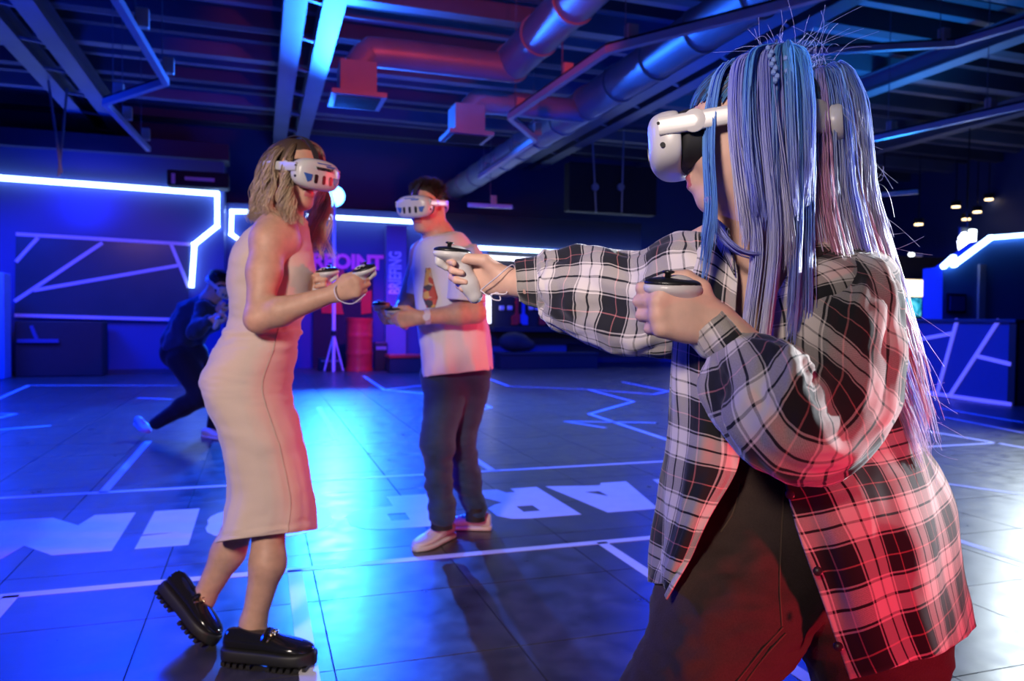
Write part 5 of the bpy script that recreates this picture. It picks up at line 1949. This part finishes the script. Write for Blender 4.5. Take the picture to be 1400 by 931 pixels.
LA = add_hand(S, rW + .004 * unit(f2), f2, unit(FW) + 0.2 * UP, True, GRIP,
         [(.018, .016, .006), (.050, .036, .010), (.082, .036, .022), (.110, .026, .034)], .92)
f3 = P(452, 388, 2.46) - lW
LB = add_hand(S, lW, f3, -unit(FW) + .2 * UP, False, GRIP, None, .92)
# legs: standing one and the one pushing off
S.chain([P(350, 540, 2.47), P(368, 690, 2.43), P(366, 770, 2.405), P(346, 852, 2.405), P(346, 872, 2.40)], [.07, .052, .052, .036, .036], .03)
S.chain([P(345, 540, 2.55), P(338, 690, 2.56), P(312, 755, 2.57), P(276, 822, 2.56), P(266, 838, 2.56)], [.07, .052, .052, .035, .036], .03)
S.cone(P(346, 880, 2.40), P(385, 884, 2.39), .036, .03, .03)
S.cone(P(262, 838, 2.555), P(278, 862, 2.54), .034, .03, .03)
skw = link('body', S.mesh('body', 0.0052), [M['skin_w'] if 'skin_w' in M else M.setdefault('skin_w', skin_mat('skin_warm', (0.60, 0.34, 0.24))), M['lip']], pw, True)
lips_faces(skw, h2)
dressm = fabric_mat('beige_jersey', (0.66, 0.50, 0.43), 0.06, 500, 0.85, 0.12, 0.25, 0.04)
rg_ = [((376, 292), (413, 295), 2.50, .055), ((360, 300), (419, 303), 2.50, .085), ((334, 322), (422, 328), 2.50, .112), ((320, 345), (426, 352), 2.50, .122), ((315, 376), (430, 380), 2.50, .125),
       ((316, 410), (423, 412), 2.50, .118), ((318, 437), (411, 440), 2.50, .115), ((307, 458), (406, 458), 2.50, .130), ((297, 480), (404, 482), 2.50, .148), ((284, 510), (396, 512), 2.50, .165),
       ((282, 530), (394, 535), 2.50, .170), ((289, 555), (400, 560), 2.50, .170), ((303, 592), (411, 600), 2.49, .165), ((312, 632), (420, 640), 2.49, .160), ((315, 678), (428, 685), 2.49, .160), ((308, 722), (430, 712), 2.49, .168), ((299, 740), (430, 724), 2.49, .172)]
R_ = catmull(np.array([ring(*q, n=96, ex=2.3) for q in rg_]), 9)
t = np.linspace(0, 1, len(R_))[:, None] * np.ones((1, 96))
R_ = folds(R_, .0035 + .006 * np.exp(-((t - .44) / .05) ** 2), 4, 30, 4.4, True)
R_ = folds(R_, .006 * np.clip((t - .6) * 3, 0, 1), 9, 2, 9.4, True)
# waist tuck
R_ += grid_normals(R_, True) * (-.006 * np.exp(-((t - .425) / .012) ** 2))[..., None]
dr2 = link('dress', grid_mesh('dress', R_, True, thick=0.004, flip=True), dressm, pw, True)
# seam down the side
idx = np.argmin(np.linalg.norm(R_ - P(380, 560, 2.34), axis=2).reshape(-1)); cs = idx % 96
sp_ = R_[55:, cs] + grid_normals(R_, True)[55:, cs] * -.0005
MB().tube(sp_, .0016, 6).build('seam', fabric_mat('seam_thread', (.48, .33, .28)), None, True).parent = dr2
# armhole piping round the near shoulder
ctr = P(370, 334, 2.40)
pip = []
for q in np.linspace(0, 2 * np.pi, 40, endpoint=False):
    v = math.cos(q) * RT * .075 + math.sin(q) * UP * .112 + RT * .02 * math.sin(q)
    p = P(372, 334, 2.5) + v
    pip.append(p)
# loafers
lo_m = [mat('black_patent', (0.012, 0.012, 0.014), 0.12, coat=0.6), mat('black_rubber', (0.015, 0.015, 0.016), 0.5)]
gold = mat('dark_gold_chain', (0.55, 0.38, 0.2), 0.25, 0.9)
hl = G(306, 898); hl[2] = 0.0; tl = G(425, 893); tl[2] = 0
hl = P(309, 905, 2.38); hl[2] = .012
sneaker(pw, hl, (RT * [1, 1, 0]) - .12 * FW * [1, 1, 0], .285, lo_m, sole=.042, laces=False, tread=True, chain=gold, low=.9)
ha, ta = P(222, 806, 2.58), P(282, 873, 2.50)
v_ = ta - ha
upv = np.cross(v_, FW); upv = upv if upv @ RT > 0 else -upv
sneaker(pw, ha, v_, .27, lo_m, up=upv, sole=.042, laces=False, tread=True, chain=gold, low=.9)

# hair
def wavy(n, rootf, pathf, K, seed, colf, r=.0014, amp=.014, freq=2.4):
    rg = np.random.default_rng(seed)
    pts, rad, col = [], [], []
    nl = max(6, n // 28)
    locks = [(rg.random(), rg.uniform(0, 6.28), rg.uniform(.8, 1.1), rg.random()) for _ in range(nl)]
    for i in range(n):
        s, ph, ln, cq = locks[i % nl]
        s2 = np.clip(s + rg.normal(0, .03), 0, 1)
        path = pathf(s2)
        c = catmull(np.array([P(*q) for q in path]), 8)
        t = np.linspace(0, 1, K)
        f_ = t * (len(c) - 1) * min(1, ln * rg.uniform(.88, 1.0)); i0 = np.clip(f_.astype(int), 0, len(c) - 2); w = (f_ - i0)[:, None]
        p = c[i0] * (1 - w) + c[i0 + 1] * w
        a = amp * np.clip(t * 1.6 - .25, 0, 1)
        p = p + RT * (a * np.sin(ph + 6.28 * freq * t))[:, None] + FW * (a * np.cos(ph + 6.28 * freq * t))[:, None]
        p = p + rg.normal(0, .0045, 3) * (0.3 + t[:, None])
        pts.append(p); rad.append(r * np.clip(1.2 - t ** 2, .35, 1)); col.append(colf(t, cq) * rg.uniform(.8, 1.2))
    return np.array(pts), np.array(rad), np.clip(np.array(col), 0, 1)


BR, BL = np.array((.14, .075, .04)), np.array((.66, .48, .32))
cf = lambda t, q: BR + (BL * (.7 + .5 * q) - BR) * np.clip(t * 1.6 - .2, 0, 1)[:, None]
hb = wavy(620, None, lambda s: [(412 - 6 * s, 192, 2.47), (392 - 18 * s, 199 + 6 * s, 2.42), (378 - 20 * s, 222, 2.38 + .10 * s), (372 - 20 * s, 255, 2.375 + .11 * s), (378 - 32 * s, 285, 2.365 + .12 * s), (385 - 42 * s, 302 - 2 * s, 2.355 + .12 * s)], 22, 4, cf)
hbn = wavy(300, None, lambda s: [(412, 192, 2.46), (398 + 4 * s, 202, 2.40), (390 + 6 * s, 225, 2.375), (386 + 8 * s, 255, 2.365), (384 + 16 * s, 280, 2.355), (386 + 24 * s, 302 + 4 * s, 2.345)], 20, 14, cf)
hf = wavy(520, None, lambda s: [(414, 191, 2.49), (430 + 6 * s, 202, 2.56), (436 + 6 * s, 230, 2.60), (430 + 16 * s, 270, 2.61), (424 + 24 * s, 310, 2.60), (420 + 32 * s, 352, 2.58)], 22, 8, lambda t, q: cf(t, q) * 1.25 + .06, amp=.016)  # far side strands: light falling on them is put into a paler colour
hk = wavy(300, None, lambda s: [(410, 192, 2.50), (390 - 16 * s, 200, 2.54), (370 - 8 * s, 225, 2.56), (366 - 8 * s, 262, 2.57), (360 - 8 * s, 290, 2.57), (352 + 20 * s, 305, 2.56)], 20, 18, cf)
for g_ in (hb, hbn, hf, hk):
    strands('wavy_hair', *g_, M['hair_dark'], pw)['kind'] = 'stuff'
S = SDF(); S.ell(h2(-.014, 0, .036), np.array((.100, .079, .084)) * h2.k, h2.R, .01)
S.ell(h2(.075, 0, -.018), np.array((.07, .12, .09)) * h2.k, h2.R, .01, True)
S.ell(h2(0, 0, -.1), np.array((.14, .13, .08)) * h2.k, h2.R, .01, True)
link('scalp_hair', S.mesh('scalp_hair', .006), mat('brown_roots', (.07, .04, .025), .6), pw, True)
headset(h2, 'white headset with blue patches and printed name on the woman in the dress', text='WARPOINT')
c1, hc1 = hold(LA, RT * .9 - .1 * FW + .25 * UP, UP * .86 - FW * .32 - RT * .25, 'white controller with a black top in the near hand of the woman in the dress')
cord([P(500, 402, 2.25), P(482, 415, 2.24), P(463, 410, 2.245), P(457, 396, 2.25), P(462, 388, 2.27)], c1, .0016)
c2, hc2 = hold(LB, RT * .9 + .1 * FW, UP * .9 - RT * .1 - FW * .2, 'white controller half hidden behind the wrist of the woman in the dress')


# ================================================================== man in the white T-shirt
bmn = G(615, 745); bmn[2] = 0
pm = empty('person', tuple(bmn))
tag(pm, 'man in an oversized white T-shirt, dark jeans and white sneakers looking down at his hands', 'person', 'players')
a_ = math.radians(24)
fwd3 = -math.sin(a_) * RT - math.cos(a_) * unit(FW * [1, 1, 0]) + np.array([0, 0, -0.10])
h3 = Loc(P(584, 283, 3.66), frame(fwd3, np.array([0, 0, 1.0])), 1.0)
S = SDF()
NB3 = P(602, 326, 3.70)
add_head(S, h3, NB3, (.060, .066))
rS, rE, rW = P(578, 347, 3.80), P(556, 415, 3.78), P(540, 434, 3.50)
lS, lE, lW = P(632, 354, 3.64), P(650, 427, 3.46), P(574, 434, 3.38)
S.cone(NB3, rS, .06, .06, .05); S.cone(NB3, lS, .055, .046, .04)
S.cone(P(608, 365, 3.70), P(615, 490, 3.70), .11, .10, .05)
S.chain([rS, rE, rW], [.058, .046, .030], .03)
S.chain([lS, lE], [.048, .046], .03); S.chain([lE, lE * .7 + lW * .3, lW], [.046, .047, .030], .03)
f_ = P(546, 437, 3.36) - lW
LA = add_hand(S, lW, f_, FW + .25 * UP, False, GRIP, None, 1.05)
f_ = P(522, 432, 3.42) - rW
LB = add_hand(S, rW, f_, -FW + .3 * UP, True, GRIP, None, 1.05)
bd = link('body', S.mesh('body', .0062), [M['skin_m'], M['lip']], pm, True)
lips_faces(bd, h3)
tee = fabric_mat('white_cotton', (0.74, 0.70, 0.70), .04, 500, .85, .1, .2, .03)
rg_ = [((586, 322), (622, 316), 3.70, .085), ((574, 330), (634, 320), 3.70, .12), ((567, 343), (648, 338), 3.70, .15), ((565, 365), (658, 362), 3.70, .165), ((567, 395), (661, 395), 3.70, .17), ((570, 430), (665, 430), 3.70, .175), ((573, 470), (669, 468), 3.70, .18), ((577, 508), (671, 500), 3.70, .185), ((579, 515), (671, 505), 3.70, .185)]
R_ = catmull(np.array([ring(*q, n=88, ex=2.3) for q in rg_]), 12)
t = np.linspace(0, 1, len(R_))[:, None] * np.ones((1, 88))
R_ = folds(R_, .013 * np.clip(t * 1.8 - .1, .1, 1), 7, 2.6, 6.4, True, 1.1)
ts = link('t_shirt', grid_mesh('t_shirt', R_, True, thick=.004, flip=True), tee, pm, True)
Nn = grid_normals(R_, True)


def sleeve3(rg, seed):
    Q = catmull(np.array([ring(*q, n=48) for q in rg]), 8)
    Q = folds(Q, .007, 5, 3, seed, True)
    o = link('sleeve', grid_mesh('sleeve', Q, True, thick=.004, flip=True), tee, None, True)
    o.parent = ts


sleeve3([((626, 338), (650, 334), 3.66, .035), ((616, 342), (655, 340), 3.62, .065), ((612, 360), (660, 352), 3.57, .085), ((613, 390), (663, 385), 3.52, .09), ((612, 408), (664, 412), 3.49, .092)], 1.2)
sleeve3([((570, 346), (590, 342), 3.78, .03), ((564, 350), (592, 348), 3.80, .055), ((560, 365), (590, 370), 3.80, .075), ((555, 395), (586, 402), 3.79, .08), ((555, 400), (586, 408), 3.785, .08)], 2.2)
# printed figure on the chest


def print_mat():
    mt, nt, b = node_mat('chest_print')
    N, L = nt.nodes, nt.links
    uv = N.new('ShaderNodeUVMap')
    v = N.new('ShaderNodeTexVoronoi'); v.inputs['Scale'].default_value = 34
    L.new(uv.outputs[0], v.inputs['Vector'])
    r = ramp(nt, [(0, (.55, .08, .05)), (.3, (.75, .42, .10)), (.5, (.7, .12, .08)), (.7, (.08, .06, .06)), (.82, (.7, .5, .3))])
    sx = N.new('ShaderNodeSeparateColor'); L.new(v.outputs['Color'], sx.inputs[0]); L.new(sx.outputs[0], r.inputs['Fac'])
    L.new(r.outputs['Color'], b.inputs['Base Color']); b.inputs['Roughness'].default_value = .7
    return mt


flat = np.linalg.norm(R_ - P(585, 392, 3.54), axis=2)
i0, j0 = np.unravel_index(np.argmin(flat), flat.shape)
sg_ = 1.0 if Nn[i0, j0] @ (EYE - R_[i0, j0]) > 0 else -1.0
patch = (R_ + Nn * .004 * sg_)[i0 - 10:i0 + 11, j0 - 3:j0 + 4].copy()
cc = patch.mean(0, keepdims=True).mean(1, keepdims=True)
w_ = np.interp(np.arange(patch.shape[0]), [0, 5, 9, 15, 20], [.35, .5, .7, 1.0, .55])[:, None, None]
mid = patch[:, 3:4]
patch = mid + (patch - mid) * w_
link('chest_print', grid_mesh('chest_print', patch, False, thick=.001), print_mat(), None, True).parent = ts
# jeans
dj = fabric_mat('dark_blue_denim', (.025, .055, .12), .3, 400, .8, .3, .15, .3)
S = SDF()
S.cone(P(606, 512, 3.68), P(640, 508, 3.72), .115, .115, .04)
S.chain([P(610, 535, 3.66), P(598, 603, 3.56), P(601, 655, 3.59), P(604, 704, 3.60)], [.105, .078, .066, .060], .03)
S.chain([P(640, 530, 3.76), P(629, 603, 3.74), P(637, 650, 3.80), P(650, 694, 3.84)], [.105, .076, .064, .058], .03)
jm = link('jeans', S.mesh('jeans', .009), dj, pm, True)
me = jm.data
V = np.empty(len(me.vertices) * 3); me.vertices.foreach_get('co', V); V = V.reshape(-1, 3)
Nv = np.empty(len(me.vertices) * 3); me.vertex_normals.foreach_get('vector', Nv); Nv = Nv.reshape(-1, 3)
low_ = np.clip((.75 - V[:, 2]) * 2, .2, 1)
V = V + Nv * (low_ * (.016 * fbm(V * [5, 5, 15], 3)))[:, None]
me.vertices.foreach_set('co', V.astype(np.float32).ravel()); me.update()
wm = [mat('white_leather', (.72, .66, .64), .45, var=.04), mat('white_rubber', (.70, .64, .62), .5, var=.04), mat('pale_lace', (.66, .52, .50), .7)]
a, b = G(617, 733), G(566, 755); a[2] = b[2] = 0
sneaker(pm, a, b - a, .295, wm)
a, b = G(671, 724), G(612, 722); a[2] = b[2] = 0
sneaker(pm, a, (b - a), .285, wm)
for c, d in ((P(604, 708, 3.60), .052), (P(650, 698, 3.84), .05)):
    MB().tube([c + [0, 0, .02], c - [0, 0, .05]], d, 16).build('sock', M['black_matt'], pm, True)
# watch
c = lW * .88 + lE * .12
ax = unit(lE - lW)
wt = MB().tube([c - ax * .012, c + ax * .012], .036, 20).build('watch_strap', M['tape'], pm, True)
MB().lathe(c + CAMV(c) * .032, [(.017, 0), (.017, .009)], CAMV(c), 18).build('watch_dial', M['tape'], None, True).parent = wt
# short dark hair


def short_hair(h, parent, n, seed, col, rr=.0016):
    rg = np.random.default_rng(seed)
    pts, rad, cl = [], [], []
    for i in range(n):
        d = unit(rg.normal(0, 1, 3))
        if d[2] < -.15 + .5 * max(0, d[0]) or (d[0] > .55 and d[2] < .62): continue
        p0 = np.array((-.012, 0, .036)) + d * np.array((.097, .076, .081))
        g = unit(d + np.array((.25, .35, .35)) * np.array((1, rg.normal(.6, .5), 1)))
        L_ = rg.uniform(.012, .026) * (1.2 if d[2] > .4 else .6)
        t = np.linspace(0, 1, 5)[:, None]
        q = p0 + (d * (1 - .4 * t) + g * .6 * t) * L_ * t
        pts.append(np.array([h(*x) for x in q])); rad.append(np.full(5, rr) * np.array([1, 1, .9, .7, .4])); cl.append(np.tile(np.array(col) * rg.uniform(.6, 1.4), (5, 1)))
    strands('short_hair', np.array(pts), np.array(rad), np.array(cl), M['hair_dark'], parent)['kind'] = 'stuff'
    S = SDF(); S.ell(h(-.014, 0, .037), np.array((.101, .080, .085)) * h.k, h.R, .01)
    S.ell(h(.085, 0, -.03), np.array((.075, .12, .10)) * h.k, h.R, .01, True)
    S.ell(h(.02, 0, -.1), np.array((.15, .13, .085)) * h.k, h.R, .01, True)
    link('hair_base', S.mesh('hair_base', .007), mat('dark_hair_base', tuple(c * .7 for c in col), .6), parent, True)


short_hair(h3, pm, 2600, 5, (.035, .022, .018))
headset(h3, 'white headset with blue patches over the eyes of the man in the T-shirt')
ca_, _ = hold(LA, -RT - .3 * FW, UP - FW * .22, 'black-topped controller held by the man, farther from his watch')
cb_, _ = hold(LB, -RT - .2 * FW, UP - FW * .2, 'black-topped controller in the man’s other hand, at the tip of his fingers')
ca_['label'] = 'black-topped controller in the hand on which the man wears a watch'

# ================================================================== crouching player far behind
bf = G(245, 600); bf[2] = 0
pf = empty('person', tuple(bf))
tag(pf, 'crouching player in a dark blue sweater and white sneakers, bent over behind the woman', 'person', 'players')
D = 6.65
a_ = math.radians(28)
fwd4 = math.cos(a_) * RT - math.sin(a_) * unit(FW * [1, 1, 0]) + np.array([0, 0, -0.55])
h4 = Loc(P(298, 391, D - .02), frame(fwd4, np.array([0, 0, 1.0]) + .3 * RT), 1.0)
S = SDF()
NB4 = P(287, 411, D)
add_head(S, h4, NB4, (.06, .065))
S.cone(NB4, P(265, 440, D), .09, .13, .05); S.cone(P(265, 440, D), P(245, 482, D), .13, .13, .05)
rS, rE, rW = P(278, 425, D - .17), P(268, 450, D - .30), P(288, 438, D - .38)
lS, lE, lW = P(285, 422, D + .17), P(290, 445, D + .1), P(298, 424, D - .14)
S.chain([rS, rE, rW], [.06, .045, .03], .03); S.chain([lS, lE, lW], [.06, .045, .03], .03)
add_hand(S, rW, RT + .1 * UP, FW, True, k=1.05)
add_hand(S, lW, RT + .3 * UP - .4 * FW, -FW, False, k=1.05)
bd = link('body', S.mesh('body', .011), [M['skin_m'], M['lip']], pf, True)
swm = fabric_mat('navy_sweater', (.025, .045, .085), .15, 300, .85, .2, .25, .15)
S = SDF()
S.cone(P(285, 416, D), P(266, 436, D), .105, .165, .06); S.cone(P(266, 436, D), P(248, 476, D), .165, .165, .06)
S.chain([rS, rE, rE * .15 + rW * .85], [.085, .075, .05], .04); S.chain([lS, lE, lE * .15 + lW * .85], [.085, .07, .05], .04)
S.cone(P(256, 425, D - .05), P(236, 474, D - .05), .07, .09, .05)
sw = link('sweater', S.mesh('sweater', .011), swm, pf, True)
me = sw.data
V = np.empty(len(me.vertices) * 3); me.vertices.foreach_get('co', V); V = V.reshape(-1, 3)
Nv = np.empty(len(me.vertices) * 3); me.vertex_normals.foreach_get('vector', Nv); Nv = Nv.reshape(-1, 3)
V = V + Nv * (.018 * fbm(V * 9, 2))[:, None]
me.vertices.foreach_set('co', V.astype(np.float32).ravel()); me.update()
S = SDF()
S.cone(P(243, 482, D), P(262, 486, D), .15, .14, .05)
S.chain([P(250, 492, D - .1), P(279, 540, D - .15), P(250, 556, D - .1), P(213, 579, D - .05)], [.13, .095, .08, .055], .04)
S.chain([P(262, 492, D + .12), P(305, 522, D + .1), P(298, 560, D + .15), P(292, 582, D + .2)], [.13, .095, .075, .06], .04)
link('trousers', S.mesh('trousers', .011), fabric_mat('black_trousers', (.012, .013, .018), .2, 300, .8, .2, .1, .2), pf, True)
a, b = G(222, 606), G(184, 598); a[2] = 0.0; b[2] = 0
v_ = P(186, 592, D) - P(219, 600, D)
a_h = P(221, 604, D - .05); a_h[2] = max(a_h[2], 0.015)
sneaker(pf, G(187, 596) * [1, 1, 0] + [0, 0, .10], G(220, 607) * [1, 1, 0] - G(187, 596) * [1, 1, 0] + [0, 0, -.09], .28, wm)
sneaker(pf, G(278, 598) * [1, 1, 0], RT * [1, 1, 0] - .5 * FW * [1, 1, 0], .28, wm)
short_hair(h4, pf, 900, 9, (.02, .016, .016), .003)
headset(h4, 'headset worn low by the crouching player in the dark sweater')
controller(P(299, 434, D - .42), RT, UP * .9 - FW * .3, 'white controller in the lower hand of the crouching player')
controller(P(307, 417, D - .2), RT, UP * .9 - FW * .3, 'white controller in the raised hand of the crouching player')
